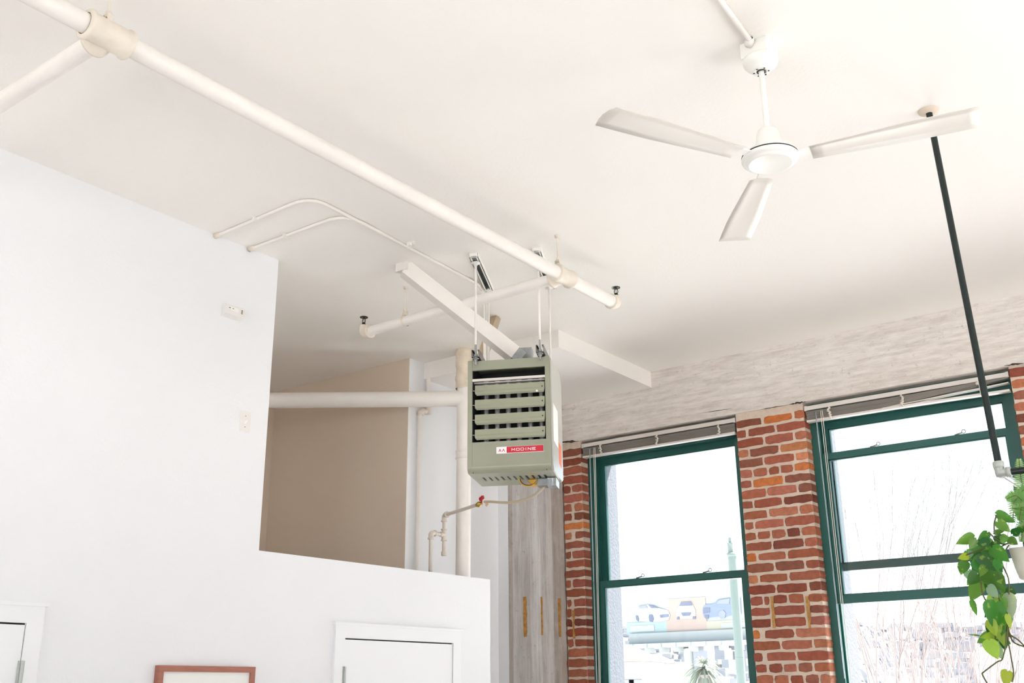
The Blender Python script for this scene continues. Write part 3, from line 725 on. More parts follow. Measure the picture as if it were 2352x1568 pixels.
# badge: white square with twin chevrons, red bar with the maker's word
b = MB(); hbox(b, .113, .374, -.0005, .002, 2.958, 2.995); badge = b.build('badge', M['labelwhite'], ht)
b = MB(); hbox(b, .170, .3735, -.0012, 0, 2.960, 2.994); b.build('red_field', M['label'], badge)
b = MB()
for cu in (.133, .153):
    for s in (-1, 1):
        b.prism([H(cu, -.0014, 2.985), H(cu+s*.0085, -.0014, 2.968), H(cu+s*.0045, -.0014, 2.968), H(cu, -.0014, 2.977)], Wd*.001)
b.build('chevron_mark', M['label'], badge)
def stroke_text(word, u0, zb0, hgt, wid, gap, th, w, matl, name, parent):
    G = {'M': [[(0,0),(0,1),(.5,.35),(1,1),(1,0)]], 'O': [[(.12,0),(0,.15),(0,.85),(.12,1),(.88,1),(1,.85),(1,.15),(.88,0),(.12,0)]],
         'D': [[(0,0),(0,1),(.8,1),(1,.8),(1,.2),(.8,0),(0,0)]], 'I': [[(.5,0),(.5,1)]], 'N': [[(0,0),(0,1),(1,0),(1,1)]],
         'E': [[(1,0),(0,0),(0,1),(1,1)], [(0,.5),(.85,.5)]]}
    m = MB(); u = u0
    for chh in word:
        cw_ = wid if chh != 'I' else wid*.35
        for pl in G[chh]:
            for (a0, a1), (c0_, c1_) in zip(pl[:-1], pl[1:]):
                p = H(u+a0*cw_, w, zb0+a1*hgt); q = H(u+c0_*cw_, w, zb0+c1_*hgt); d = (q-p).normalized(); nn = Wd.cross(d)*th/2
                p = p-d*th*.4; q = q+d*th*.4
                m.prism([p-nn, q-nn, q+nn, p+nn], Wd*-.0006)
        u += cw_+gap
    return m.build(name, matl, parent)
stroke_text('MODINE', .199, 2.9705, .0125, .0165, .0085, .0027, -.0012, M['labelwhite'], 'lettering', badge)
# mounting channels on top, rods, nuts
rods = []
for uu, top in ((fl, frr), ): pass
def rod_xy(p): return Vc((p.x, p.y, 0))
for side, f_, b_ in (('l', fl, bl), ('r', frr, brr)):
    f0, b0 = rod_xy(f_), rod_xy(b_); ax = (b0-f0).normalized(); sd = ax.cross(Zu)
    a0 = f0-ax*.012; L = (b0-f0).length+.03; z0 = 3.512 if side == 'l' else 3.516
    m = MB()
    base = a0+Zu*z0
    m.obox(base-sd*.021, sd*.042, Zu*.003, ax*L)
    for s in (-1, 1):
        m.obox(base+sd*(s*.021-.0015), sd*.003, Zu*.042, ax*L)
        m.obox(base+sd*(s*.0165-(.0045))+Zu*.039, sd*.009, Zu*.003, ax*L)
    m.build('mounting_channel', M['zinc'], ht)
    for p0 in (f0, b0):
        m = MB(); m.tube([p0+Zu*(ZC-.02), p0+Zu*(z0+.075)], .0068, 10); m.build('hanger_rod', M['pipewhite'], ht)
        m = MB(); m.tube([p0+Zu*(z0+.076), p0+Zu*(z0-.045)], .0055, 8)
        for zz in (z0+.006, z0-.022): m.lathe(p0+Zu*zz, [(0, 0), (.011, 0), (.011, .01), (0, .01)], n=6)
        m.lathe(p0+Zu*(z0-.010), [(.0, 0), (.019, 0), (.019, .003), (0, .003)], n=16); m.build('rod_end_hardware', M['zincdull'], ht)
    # channel fixed to the ceiling
    q0, q1 = (P(1085, 563, z=ZC), P(1127, 660, z=ZC)) if side == 'l' else (P(1229, 552, z=ZC), P(1259, 640, z=ZC))
    ct = thing('ceiling_channel', (q0.x, q0.y, ZC), 'slotted steel ceiling channel carrying the heater rods, ' + ('left one of the pair' if side == 'l' else 'partly hidden by the sprinkler pipe'), 'bracket', 'ceiling channels')
    q0 = Vc((f0.x, f0.y, ZC))-ax*.075; L2 = (b0-f0).length+.13
    m = MB()
    m.obox(q0-sd*.026-Zu*.028, sd*.004, Zu*.028, ax*L2); m.obox(q0+sd*.022-Zu*.028, sd*.004, Zu*.028, ax*L2)
    m.obox(q0-sd*.026-Zu*.028, sd*.012, Zu*.003, ax*L2); m.obox(q0+sd*.014-Zu*.028, sd*.012, Zu*.003, ax*L2); m.obox(q0-sd*.026-Zu*.028, sd*.052, Zu*.028, ax*.003)
    cc = m.build('channel_sides', M['white'], ct)
    m = MB(); m.obox(q0-sd*.022-Zu*.004, sd*.044, Zu*.003, ax*L2); m.build('channel_back', M['strutdark'], ct)
    for d in (.0, L2-.05):
        m = MB(); m.obox(q0-sd*.014-Zu*.026+ax*d, sd*.028, Zu*.006, ax*.05) if d == 0 else m.obox(q0-sd*.01-Zu*.01+ax*d, sd*.02, Zu*.006, ax*.02); m.build('fixing_plate', M['zinc'], ct)
    for p0 in (f0, b0):
        m = MB(); m.lathe(p0+Zu*(ZC-.046), [(.0069, 0), (.012, .001), (.012, .01), (.026, .011), (.026, .0155), (0, .016)], n=20); m.build('rod_washer', M['white'], ct)
# gas valve, wires beneath
m = MB(); hbox(m, .30, .385, .22, .30, 2.815, 2.853); m.build('gas_valve', M['zinc'], ht)
m = MB(); hbox(m, .245, .30, .23, .28, 2.822, 2.853); m.build('valve_regulator', M['wire_y'], ht)
m = MB(); hbox(m, .36, .41, .20, .32, 2.808, 2.852); m.build('valve_cover', M['clear'], ht)
for k, (mm, du) in enumerate(((M['wire_y'], 0), (M['wire_b'], .006), (M['wire_g'], .045))):
    pts = [H(.20+du, .2, 2.86), H(.205+du, .2, 2.835), H(.23+du*.8, .2, 2.812+.005*k), H(.27+du*.3, .2, 2.81+.005*k), H(.295, .2, 2.828), H(.30, .2, 2.855)]
    m = MB(); m.tube(bend(pts, .03, 4), .0028, 6); m.build('wire', mm, ht)
# galvanised junction box and diagonal duct above the heater
jb = thing('junction_box', H(.2, .30, zT), 'dull galvanised junction box standing on top of the heater', 'junction box')
q = P(1185, 798, y=4.72); q2 = P(1218, 796, y=4.74)
zq = q.z; p0 = Vc((q.x, q.y, zT-.003)); uu = Vc((q2.x-q.x, q2.y-q.y, 0))
uu = U*uu.length
m = MB(); m.obox(p0, uu, Wd*.07, Zu*(zq-zT)); m.build('box_body', M['zincdull'], jb)
m = MB(); m.lathe(p0+uu*.13-Wd*.0+Zu*(zq-zT-.02), [(.006, 0), (.006, .004), (0, .005)], -Wd, 10); m.build('screw', M['zinc'], jb)
# sloping white duct
a0 = P(931, 618, z=ZC-.03); a1 = P(1196, 826, y=4.70)
a0c = Vc((a0.x, a0.y, a0.z))
t = thing('sloping_duct', (a0.x, a0.y, ZC), 'white square duct sloping from the ceiling down to the heater', 'duct')
m = MB(); mid = a0c.lerp(a1, .94)
m.bar(a0c+(a0c-a1).normalized()*.0, mid, .085, .085); m.build('duct_body', M['pipewhite'], t)
m = MB(); m.bar(mid, a1, .082, .082); m.build('duct_end', M['zincdull'], t)
m = MB(); m.box((a0.x-.04, a0.y-.04, ZC-.05), (a0.x+.04, a0.y+.03, ZC)); m.build('ceiling_block', M['pipewhite'], t)
# second brace behind
a0 = P(1139, 729, z=ZC-.002); a1 = P(1100, 842, y=5.0)
t = thing('sloping_brace', (a0.x, a0.y, ZC), 'short beige sloping brace from the ceiling behind the heater rods', 'brace')
m = MB(); m.bar(a0, a1, .05, .05, up=(1,0,0)); m.build('brace_body', M['brace'], t)

# ================================================================== PIPES IN THE LOFT
rr = P(1066, 900, y=5.622)
t = thing('riser_pipe', (rr.x, rr.y, 0), 'thick vertical white pipe with taped wrapping rising behind the heater', 'pipe')
RX, RY = rr.x, rr.y; r0 = .052
b = MB(); b.tube([(RX, RY, 0), (RX, RY, ZC)], r0, 24); b.build('pipe_body', M['pipewhite'], t)
zt0, zt1_ = V(1066, 893, rr).z, V(1066, 803, rr).z
b = MB(); pf = []; random.seed(4); nn = 26
for i in range(nn+1):
    f = i/nn; pf.append((r0+.004+.010*max(0, .5-f)+random.uniform(0, .009), (zt1_-zt0)*f))
b.lathe((RX, RY, zt0), pf, n=28); b.build('tape_wrapping', M['tape'], t)
zk = V(1066, 1045, rr).z
b = MB(); b.lathe((RX, RY, zk-.03), [(r0, 0), (r0+.008, .001), (r0+.008, .008), (r0+.004, .01), (r0+.004, .05), (r0+.008, .052), (r0+.008, .06), (r0, .061)], n=28); b.build('coupling', M['pipewhite'], t)
# big diagonal flue
dirn = Vc((-_cy, -_sy, 0)); ra = P(1064, 913.5, y=RY-.02); zf = ra.z
t = thing('flue_pipe', (ra.x, ra.y, zf-.06), 'wide white flue pipe running level behind the loft opening', 'pipe')
pa_ = Vc((RX, RY, zf)); pe_ = pa_+dirn*2.3; xx = XT+.01
pe_ = pa_+dirn*((xx-RX)/dirn.x)
b = MB(); b.tube([pa_, pe_], .0575, 28); b.build('pipe_body', M['pipewhite'], t)
# thin drain with offset
t = thing('drain_pipe', (P(964, 1200, x=XW+.03).x, P(964, 1200, x=XW+.03).y, 0), 'thin cream pipe with a swan neck bend on the white pier', 'pipe')
xa_ = XW+.028
c1 = P(984, 870, x=xa_); c2 = P(964, 1000, x=xa_); zc_ = P(975, 945, x=xa_).z
ydn = c2.y; yup = c1.y
b = MB(); b.tube(bend([(xa_, yup, ZC), (xa_, yup, zc_), (xa_, ydn, zc_+.0), (xa_, ydn, 0)], .04), .018, 14); b.build('pipe_body', M['pipewhite'], t)
b = MB(); b.tube(arc((xa_, ydn+.036, zc_-.036), (0,-1,0), (0,0,1), .036, 0, PI/2, 6), .024, 14); b.build('elbow_fitting', M['fitting'], t)
b = MB(); b.lathe((xa_, yup, zc_-.012), [(0,0),(.024, 0), (.026, .02), (.024, .045), (.018, .05)], n=14); b.build('tee_fitting', M['fitting'], t)
# gas line
def G(px, py, x): return P(px, py, x=x)
xg = -4.607
g0 = G(989, 1290, xg); gy0 = g0.y; gz1 = G(989, 1237, xg).z
gx2 = G(1020, 1230, xg); gy2 = gx2.y; ztee = G(1020, 1228, xg).z; ztop = G(1018, 1186, xg).z; zcap = G(1020, 1272, xg).z
t = thing('gas_pipe', (xg, gy0, 0), 'beige threaded gas pipe with a drip leg rising in front of the white pier', 'pipe')
b = MB(); b.tube([(xg, gy0, 0), (xg, gy0, gz1)], .0125, 14)
b.tube([(xg, gy0+.02, ztee), (xg, gy2, ztee)], .0125, 14); b.tube([(xg, gy2, ztop), (xg, gy2, zcap)], .0125, 14)
vend = P(1097, 1159, y=5.20)
b.tube([Vc((xg, gy2, ztop+.01)), vend], .0115, 14); b.build('pipe_body', M['gaspipe'], t)
def elbow(c, d1, d2, r=.017, name='elbow_fitting'):
    m = MB(); c = Vc(c); d1 = Vc(d1).normalized(); d2 = Vc(d2).normalized()
    m.tube(bend([c+d1*.045, c, c+d2*.045], .034), r, 14); m.lathe(c+d1*.032, [(r,0),(r+.004, .0), (r+.004, .012), (r-.006, .013)], d1, 14); m.lathe(c+d2*.032, [(r,0),(r+.004, .0), (r+.004, .012), (r-.006, .013)], d2, 14)
    m.build(name, M['gaspipe'], t)
elbow((xg, gy0, ztee), (0,0,-1), (0,1,0))
dd = (vend-Vc((xg, gy2, ztop+.01))).normalized(); elbow((xg, gy2, ztop+.01), (0,0,-1), dd)
b = MB(); b.tube([(xg, gy2, ztee-.04), (xg, gy2, ztee+.04)], .017, 14)
for s in (-.04, .03): b.lathe((xg, gy2, ztee+s), [(.017,0),(.021, 0), (.021, .01), (.017, .01)], n=14)
b.tube([(xg, gy2, ztee), (xg, gy2-.04, ztee)], .017, 14); b.build('tee_fitting', M['gaspipe'], t)
b = MB(); b.lathe((xg, gy2, zcap-.012), [(0, 0), (.016, 0), (.018, .004), (.018, .028), (.0125, .029)], n=14); b.build('end_cap', M['gaspipe'], t)
# valve and hose
vm = vend; v2 = P(1112, 1152, y=5.17)
t = thing('gas_valve', (vm.x, vm.y, vm.z), 'brass gas shutoff valve with a red lever below the heater', 'valve')
d = (v2-vm).normalized()
b = MB(); b.lathe(vm-d*.008, [(.0, 0), (.014, 0), (.014, .012), (.018, .014), (.018, .03), (.013, .033), (.013, .05), (0, .05)], d, 8); b.build('valve_body', M['brass'], t)
b = MB(); k = vm.lerp(v2, .6); b.tube([k, k+Zu*.022], .006, 8); b.bar(k+Zu*.026-d*.018, k+Zu*.034+d*.020, .016, .02); b.build('lever', M['redpaint'], t)
hs = [P(1113, 1152, y=5.165), P(1130, 1152, y=5.12), P(1165, 1154, y=5.04), P(1200, 1149, y=4.96), P(1230, 1135, y=4.88), H(.335, .26, 2.82)]
t = thing('gas_hose', hs[2], 'beige flexible gas hose drooping from the valve to the heater', 'hose')
def smooth(pts, n=6):
    pts = [Vc(p) for p in pts]; P_ = [pts[0]]+pts+[pts[-1]]; out = []
    for i in range(1, len(P_)-2):
        for k in range(n):
            s = k/n; a, b_, c, d_ = P_[i-1], P_[i], P_[i+1], P_[i+2]
            out.append(.5*((2*b_)+(c-a)*s+(2*a-5*b_+4*c-d_)*s*s+(3*b_-a-3*c+d_)*s**3))
    return out+[pts[-1]]
b = MB(); b.tube(smooth(hs), .0085, 12); b.build('hose_tube', M['hose'], t)
q = hs[0]; b = MB(); d = (hs[1]-hs[0]).normalized()
b.prism([q+d*.01-Zu*.003, q+d*.055-Zu*.004, q+d*.05-Zu*.02, q+d*.025-Zu*.03, q+d*.012-Zu*.026], (0,.002,0)); b.build('paper_tag', M['tag'], t)

# ================================================================== CEILING FAN
F = P(1742, 97, z=ZC)
t = thing('ceiling_fan', (F.x, F.y, ZC), 'white three-blade ceiling fan on a short rod', 'ceiling fan')
FX, FY = F.x, F.y
b = MB(); b.box((FX-.066, FY-.028, ZC-.066), (FX+.042, FY+.08, ZC)); b.build('junction_box', M['white'], t)
b = MB(); b.lathe((FX, FY, 3.985), [(.012, .012), (.018, .002), (.034, .0), (.036, .006), (.056, .022), (.065, .034), (.068, .046), (.067, .056), (.063, .060), (.0, .060)], n=36); can = b.build('canopy', M['white'], t)
for k in range(6):
    b = MB(); an = k*PI/3+.3; b.lathe((FX+.028*math.cos(an), FY+.028*math.sin(an), 3.986), [(0, -.002), (.0035, -.0018), (.0035, .003)], n=10); b.build('screw_hole', M['black'], can)
b = MB(); b.lathe((FX, FY, 3.9835), [(.0125, .003), (.0165, 0), (.0175, .003)], n=24); b.build('rubber_ring', M['black'], can)
b = MB(); b.tube([(FX, FY, 3.70), (FX, FY, 4.0)], .0108, 16); b.build('downrod', M['white'], t)
b = MB(); b.lathe((FX, FY, 3.625), [(.052, 0), (.049, .03), (.046, .055), (.042, .085), (.037, .100), (.028, .107), (.0, .109)], n=32); b.build('rod_cover', M['white'], t)
b = MB(); b.lathe((FX, FY, 3.585), [(0, .046), (.090, .045), (.100, .042), (.105, .037), (.105, .033)], n=48); mt = b.build('motor_housing', M['white'], t)
b = MB(); b.lathe((FX, FY, 3.585), [(.105, .0335), (.1025, .032), (.1025, .029), (.105, .0275)], n=48); b.build('dark_gap_ring', M['black'], mt)
b = MB(); b.lathe((FX, FY, 3.585), [(.105, .028), (.106, .022), (.103, .015), (.092, .011), (.088, .010), (.086, .004), (.080, .0), (.076, .0015), (.0, .0015)], n=48); b.build('lower_cover', M['white'], t)
BA = [12, 126, -116]
for an in BA:
    a = math.radians(an); d = Vc((math.cos(a), math.sin(a), 0)); s = Vc((-math.sin(a), math.cos(a), 0)); up = Vc((0,0,1))
    b = MB(); b.obox(Vc((FX, FY, 3.606))+d*.09-s*.018, d*.10, s*.036, up*.006); b.build('blade_arm', M['white'], t)
    b = MB(); N_ = 12; vs = []
    for i in range(N_+1):
        f = i/N_; r = .15+(.735-.15)*f; hw = .047+.022*min(1, f*1.6); tw = math.radians(-2)
        for q in (-1, -.5, 0, .5, 1):
            lo = hw*q; rr_ = r-(.012*q*q if i == N_ else 0)
            vs.append(Vc((FX, FY, 3.603))+d*rr_+s*(lo*math.cos(tw))+up*(lo*math.sin(tw)-.006*q*q+.004))
    n0 = len(vs); vs += [v-up*.003 for v in vs]
    fs = [(i*5+q, (i+1)*5+q, (i+1)*5+q+1, i*5+q+1) for i in range(N_) for q in range(4)]
    fs += [tuple(n0+x for x in f[::-1]) for f in fs]
    fs += [(i*5, n0+i*5, n0+(i+1)*5, (i+1)*5) for i in range(N_)] + [(i*5+4, (i+1)*5+4, n0+(i+1)*5+4, n0+i*5+4) for i in range(N_)]
    fs += [(N_*5+q, n0+N_*5+q, n0+N_*5+q+1, N_*5+q+1) for q in range(4)] + [(q+1, n0+q+1, n0+q, q) for q in range(4)]
    b.add(vs, fs, True); b.build('blade', M['blade'], t)
c0 = P(1640, -20, z=ZC-.012); c1 = P(1700, 62, z=ZC-.012); c2 = P(1722, 92, z=ZC-.012)
c0b = c0+(c0-c1)*4
t = thing('electrical_conduit', (c2.x, c2.y, ZC), 'pinkish white conduit on the ceiling feeding the fan', 'conduit')
b = MB(); b.tube([c0b, c0, c1, c2, Vc((FX-.03, FY-.03, ZC-.02))], .0115, 12); b.build('conduit_tube', M['pipewhite'], t)
b = MB(); d = (Vc((FX-.03, FY-.03, ZC-.02))-c2).normalized(); b.lathe(Vc((FX-.03, FY-.03, ZC-.02))-d*.03, [(.0115, -.01), (.016, -.008), (.018, .01), (.018, .026), (.012, .028)], d, 8); b.build('connector', M['plastic'], t)

# ================================================================== HANGING PIPE FRAME, PLANTS
tp = P(2133, 254, z=ZC); el = P(2297, 1086, y=4.32)
t = thing('hanging_pipe_frame', (tp.x, tp.y, ZC), 'black iron pipe dropping from the ceiling to carry the planter', 'pipe rack')
b = MB(); b.lathe((tp.x, tp.y, ZC-.016), [(.015, 0), (.022, .002), (.042, .008), (.046, .016)], n=32); b.build('ceiling_flange', M['tan'], t)
b = MB(); b.tube([Vc((tp.x, tp.y, ZC-.01)), el+Vc((0,0,.03))], .0135, 16); b.build('drop_pipe', M['blackpipe'], t)
b = MB(); up_ = (tp-el).normalized()
b.lathe(el+up_*.018, [(.014, 0), (.019, .0), (.021, .012), (.021, .024), (.017, .028), (.0135, .028)], up_, 20)
b.tube([el+up_*.02, el, el+Vc((.025, .0, 0))], [.019, .021, .018], 16); b.tube([el, el+Vc((0, .028, 0))], .018, 16)
b.lathe(el+Vc((.022, 0, 0)), [(.014, 0), (.020, 0), (.020, .018), (.0135, .019)], (1,0,0), 18); b.lathe(el+Vc((0, .02, 0)), [(.014, 0), (.018, 0), (.018, .012), (.0135, .013)], (0,1,0), 18)
b.build('corner_fitting', M['galvfit'], t)
b = MB(); b.tube([el+Vc((.03, 0, 0)), el+Vc((1.1, 0, 0))], .0135, 16); b.build('cross_pipe', M['blackpipe'], t)
b = MB(); b.tube([el+Vc((0, .03, 0)), el+Vc((0, .42, 0))], .0135, 16); b.tube([el+Vc((0, .42, 0)), el+Vc((1.1, .42, 0))], .0135, 16); b.build('side_pipe', M['galvpipe'], t)
b = MB(); b.tube([el+Vc((1.1, 0, 0)), Vc((el.x+1.1, el.y, ZC-.01))], .0135, 16); b.build('drop_pipe', M['blackpipe'], t)
# planter: rounded trough hanging below the frame
pl0 = P(2311, 1258, y=4.30); plx = pl0.x; zrim = pl0.z; zbot = P(2325, 1335, y=4.30).z; LP = .62; DP = .24
py0 = 4.30-.0; 
t = thing('planter', (plx+LP/2, py0+DP/2, zbot), 'cream ceramic planter trough holding the trailing plants', 'planter')
def rrect(x0, x1, y0, y1, r, z, n=5):
    out = []
    for cx, cy, a in ((x1-r, y1-r, 0), (x0+r, y1-r, PI/2), (x0+r, y0+r, PI), (x1-r, y0+r, 1.5*PI)):
        for i in range(n+1): out.append(Vc((cx+r*math.cos(a+PI/2*i/n), cy+r*math.sin(a+PI/2*i/n), z)))
    return out
b = MB(); rings = []
hP = zrim-zbot
for ins, z in ((.05, zbot), (.028, zbot+.003), (.018, zbot+.012), (.010, zbot+hP*.4), (.0, zrim), (.012, zrim), (.016, zrim-.03)):
    rings.append(rrect(plx+ins, plx+LP-ins, py0+ins, py0+DP-ins, .04, z))
n = len(rings[0]); vs = sum(rings, [])
b.add(vs, [(i*n+k, i*n+(k+1)%n, (i+1)*n+(k+1)%n, (i+1)*n+k) for i in range(len(rings)-1) for k in range(n)] + [list(range(n-1, -1, -1))], True)
b.build('trough', M['pot'], t)
b = MB(); b.prism(rrect(plx+.016, plx+LP-.016, py0+.016, py0+DP-.016, .035, zrim-.03), (0,0,-.01)); b.build('soil', M['soil'], t)
t = thing('hanging_shelf', (plx+LP/2, py0+DP/2, zbot-.02), 'dark steel cradle under the cream planter', 'shelf bracket')
for x in (plx+.09, plx+LP-.09):
    b = MB(); b.box((x, py0-.01, zbot-.012), (x+.03, py0+DP+.01, zbot-.001)); b.build('cradle_bar', M['black'], t)
for x in (plx+.105, plx+LP-.075):
    for y in (py0-.012, py0+DP+.012): b = MB(); b.tube([(x, y, zbot-.008), (x, y, zrim+.02), (x, el.y+(0 if y < py0+.1 else .42), el.z)], .003, 6); b.build('suspension_wire', M['zincdull'], t)
# pothos
def C7(x, y): return 2150+x/2.861, 1020+y/2.861
def cpt(x, y, d): px, py = C7(x, y); return P(px, py, y=d)
GREENS = {'g': (74,134,48), 'd': (48,104,40), 'y': (156,190,62), 'p': (150,178,140), 'm': (100,152,58)}
def leaf(mb, base, tip, wr, colr, tilt, fold=.25, curl=.2, seed=0):
    """heart-shaped leaf, folded along its midrib and curling down to the tip"""
    ax = tip-base; L = ax.length; ax.normalize(); view = (base-Vc((0,0,CZ))).normalized()
    sd = ax.cross(view).normalized(); nr = sd.cross(ax).normalized()
    sd, nr = (sd*math.cos(tilt)+nr*math.sin(tilt)), (nr*math.cos(tilt)-sd*math.sin(tilt))
    prof = [(-.10, 0, .16), (-.04, .0, .38), (.05, 0, .50), (.2, 0, .54), (.38, 0, .50), (.56, 0, .40), (.74, 0, .26), (.88, 0, .12), (1, 0, 0)]
    mb.cur = tuple(lin(colr)); vs = []; K = len(prof)
    for i, (s, _, w) in enumerate(prof):
        s0 = max(s, .0) if i > 0 else 0.
        cz_ = -curl*L*(s*s)
        half = w*wr*L
        for q in (-1, -.55, 0, .55, 1):
            ss = s if abs(q) > .3 else max(s, 0.02*i)
            vs.append(base+ax*(ss*L)+sd*(half*q)+nr*(cz_*1.0+abs(q)*half*fold))
    mb.add(vs, [(i*5+q, i*5+q+1, (i+1)*5+q+1, (i+1)*5+q) for i in range(K-1) for q in range(4)], True)
LV = [(248,612,128,652,.62,'m'),(398,462,530,512,.5,'m'),(405,508,492,582,.5,'m'),(382,578,472,568,.34,'g'),(335,578,272,642,.7,'g'),
 (318,625,392,665,.6,'m'),(262,628,215,690,.8,'m'),(205,728,142,758,.75,'y'),(332,662,402,772,.55,'m'),(372,680,485,775,.6,'g'),
 (300,722,442,848,.62,'d'),(258,738,308,790,.7,'g'),(230,700,222,750,.5,'p'),(185,770,166,866,.7,'g'),(212,830,246,915,.75,'p'),(340,850,252,905,.6,'y'),
 (345,838,452,975,.85,'g'),(292,922,226,1032,.85,'m'),(238,1028,268,1130,.35,'m'),(345,896,388,1018,.6,'d'),(400,985,322,1060,.7,'y'),
 (392,1040,368,1198,.86,'g'),(478,988,502,1150,.5,'p'),(468,1100,425,1262,.55,'g'),(470,1120,492,1220,.45,'y'),(345,1160,402,1262,.75,'y'),
 (398,1250,288,1272,.5,'y'),(282,1256,208,1248,.16,'m'),(352,1290,402,1420,.75,'y'),(386,1300,436,1420,.65,'p'),(470,1492,452,1590,.8,'y'),
 (505,590,562,545,.6,'d'),(540,575,580,540,.7,'g'),(430,640,486,606,.5,'m'),(280,690,330,720,.8,'g'),(250,770,300,840,.8,'g'),(320,800,290,870,.7,'m'),
 (420,1200,450,1330,.6,'y'),(370,1100,350,1180,.7,'g'),(400,760,430,860,.6,'g'),(395,600,440,660,.8,'d'),(480,620,540,660,.8,'g'),(300,620,340,690,.8,'d'),
 (200,700,250,760,.7,'m'),(340,940,420,1010,.6,'p'),(440,1010,470,1090,.5,'m'),(430,600,500,640,.7,'m'),(380,640,400,720,.7,'d')]
random.seed(40)
for i in range(26):                                  # leaves deeper inside the cascade
    y_ = random.uniform(640, 1330); w_ = 115 if y_ < 900 else 62; x_ = (330 if y_ < 900 else 405)+random.uniform(-w_, w_); an = random.uniform(.3, 2.8); l_ = random.uniform(75, 115)
    LV.append((x_, y_, x_+math.cos(an)*l_, y_+math.sin(an)*l_*.9, random.uniform(.6, .8), random.choice('gdmgm')))
t = thing('pothos_plant', (plx+.1, py0+.1, zrim), 'trailing pothos with heart-shaped variegated leaves spilling from the planter', 'plant')
random.seed(21); b = MB()
for i, (x0, y0, x1, y1, wr, c) in enumerate(LV):
    dpt = 4.27+random.uniform(-.07, .05)+(.03 if y0 < 620 else 0)+(.06 if i >= 48 else 0); p0_ = cpt(x0, y0, dpt); p1_ = cpt(x1, y1, dpt+random.uniform(-.03, .01))
    cc = tuple(max(0, min(255, q+random.uniform(-10, 10))) for q in GREENS[c])
    leaf(b, p0_, p1_, wr, cc, random.uniform(-.55, .55), random.uniform(.1, .35), random.uniform(0, .2))
b.build('leaves', M['leaf'], t)
b = MB()
VN = [[(500,640),(450,655),(390,620),(345,575)],[(400,600),(383,565),(384,510),(398,466)],[(460,660),(380,650),(300,690),(215,720),(200,728)],[(480,660),(430,760),(475,880),(480,985)],
      [(450,660),(350,720),(290,790),(300,950),(332,1032),(392,1045)],[(480,980),(470,1100),(470,1220),(440,1400),(400,1430),(318,1492),(305,1512),(335,1568)],
      [(470,1130),(472,1270),(490,1380),(510,1500),(500,1560)],[(480,1100),(480,1235),(540,1285),(600,1345)],[(480,1240),(510,1300),(578,1330)],
      [(420,640),(340,650),(270,640),(248,612)],[(410,850),(405,960),(420,1040)],[(400,1050),(390,1180),(390,1300)]]
for v in VN: b.tube(smooth([cpt(x, y, 4.275-.01*k) for k, (x, y) in enumerate(v)], 4), .0028, 6)
b.build('vines', M['stem'], t)
# fern
t = thing('fern', (plx+.2, py0+.12, zrim), 'pale green feathery fern arching up from the planter at the edge', 'fern')
b = MB(); st = MB(); random.seed(33)
FR = [[(640,640),(600,380),(560,230),(545,95)],[(650,640),(590,420),(530,340),(462,362)],[(650,640),(580,400),(520,360),(505,510)],[(660,640),(620,460),(570,400),(548,500)],
      [(640,650),(600,560),(570,540),(562,640)],[(660,640),(640,400),(600,300),(560,310)],[(660,640),(680,380),(720,240),(760,180)],[(660,640),(720,460),(780,420),(830,520)],[(650,640),(600,470),(560,430),(500,420)]]
for k, fr_ in enumerate(FR):
    dd_ = 4.36+random.uniform(-.06, .04); pts = smooth([cpt(x, y, dd_-.015*i) for i, (x, y) in enumerate(fr_)], 12); st.tube(pts, .0016, 5)
    cc0 = random.choice([(128,176,92), (104,160,70), (150,190,120)]); m_ = len(pts)
    for i in range(4, m_-1):
        f = i/m_; ax = (pts[i+1]-pts[i]).normalized(); vw = (pts[i]-Vc((0,0,CZ))).normalized(); sd = ax.cross(vw).normalized()
        LL = .042*math.sin(min(1, (1-f)*1.25+.08)*PI*.5)*min(1, f*4)
        for s in (-1, 1):
            tip = pts[i]+sd*s*LL+ax*LL*.35-vw*random.uniform(-.006, .006); b.cur = tuple(lin(tuple(q+random.uniform(-8, 8) for q in cc0)))
            a_ = pts[i]-ax*.0022; c_ = pts[i]+ax*.0022; mid_ = pts[i].lerp(tip, .5)
            b.add([a_, mid_-ax*.0028, tip, mid_+ax*.0028, c_], [(0,1,2,3,4)])
b.build('fronds', M['leaf'], t); st.build('frond_stems', M['stem'], t)

# ================================================================== OUTDOORS
M['ground'] = mat('street_ground', (214,213,210), .9, var=.2, vscale=.2)
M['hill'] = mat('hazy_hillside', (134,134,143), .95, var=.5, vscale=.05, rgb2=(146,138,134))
OUT = .33                                       # outdoor glare and haze are put into the pale colours; this keeps them unclipped
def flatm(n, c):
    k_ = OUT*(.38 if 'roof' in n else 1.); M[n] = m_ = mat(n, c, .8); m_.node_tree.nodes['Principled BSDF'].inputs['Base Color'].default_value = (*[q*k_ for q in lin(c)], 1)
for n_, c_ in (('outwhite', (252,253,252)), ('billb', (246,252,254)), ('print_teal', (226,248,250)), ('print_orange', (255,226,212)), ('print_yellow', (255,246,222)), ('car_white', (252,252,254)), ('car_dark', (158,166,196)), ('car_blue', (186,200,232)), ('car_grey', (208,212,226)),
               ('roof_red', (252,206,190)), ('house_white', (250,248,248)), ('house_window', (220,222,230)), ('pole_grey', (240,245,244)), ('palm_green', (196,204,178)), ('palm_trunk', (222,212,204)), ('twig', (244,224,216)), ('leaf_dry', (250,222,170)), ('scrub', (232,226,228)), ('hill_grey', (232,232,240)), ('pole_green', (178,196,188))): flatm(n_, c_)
b = MB(); b.box((-400, -300, -7.2), (400, 900, -7)); b.build('street_ground', M['ground'], kind='structure')
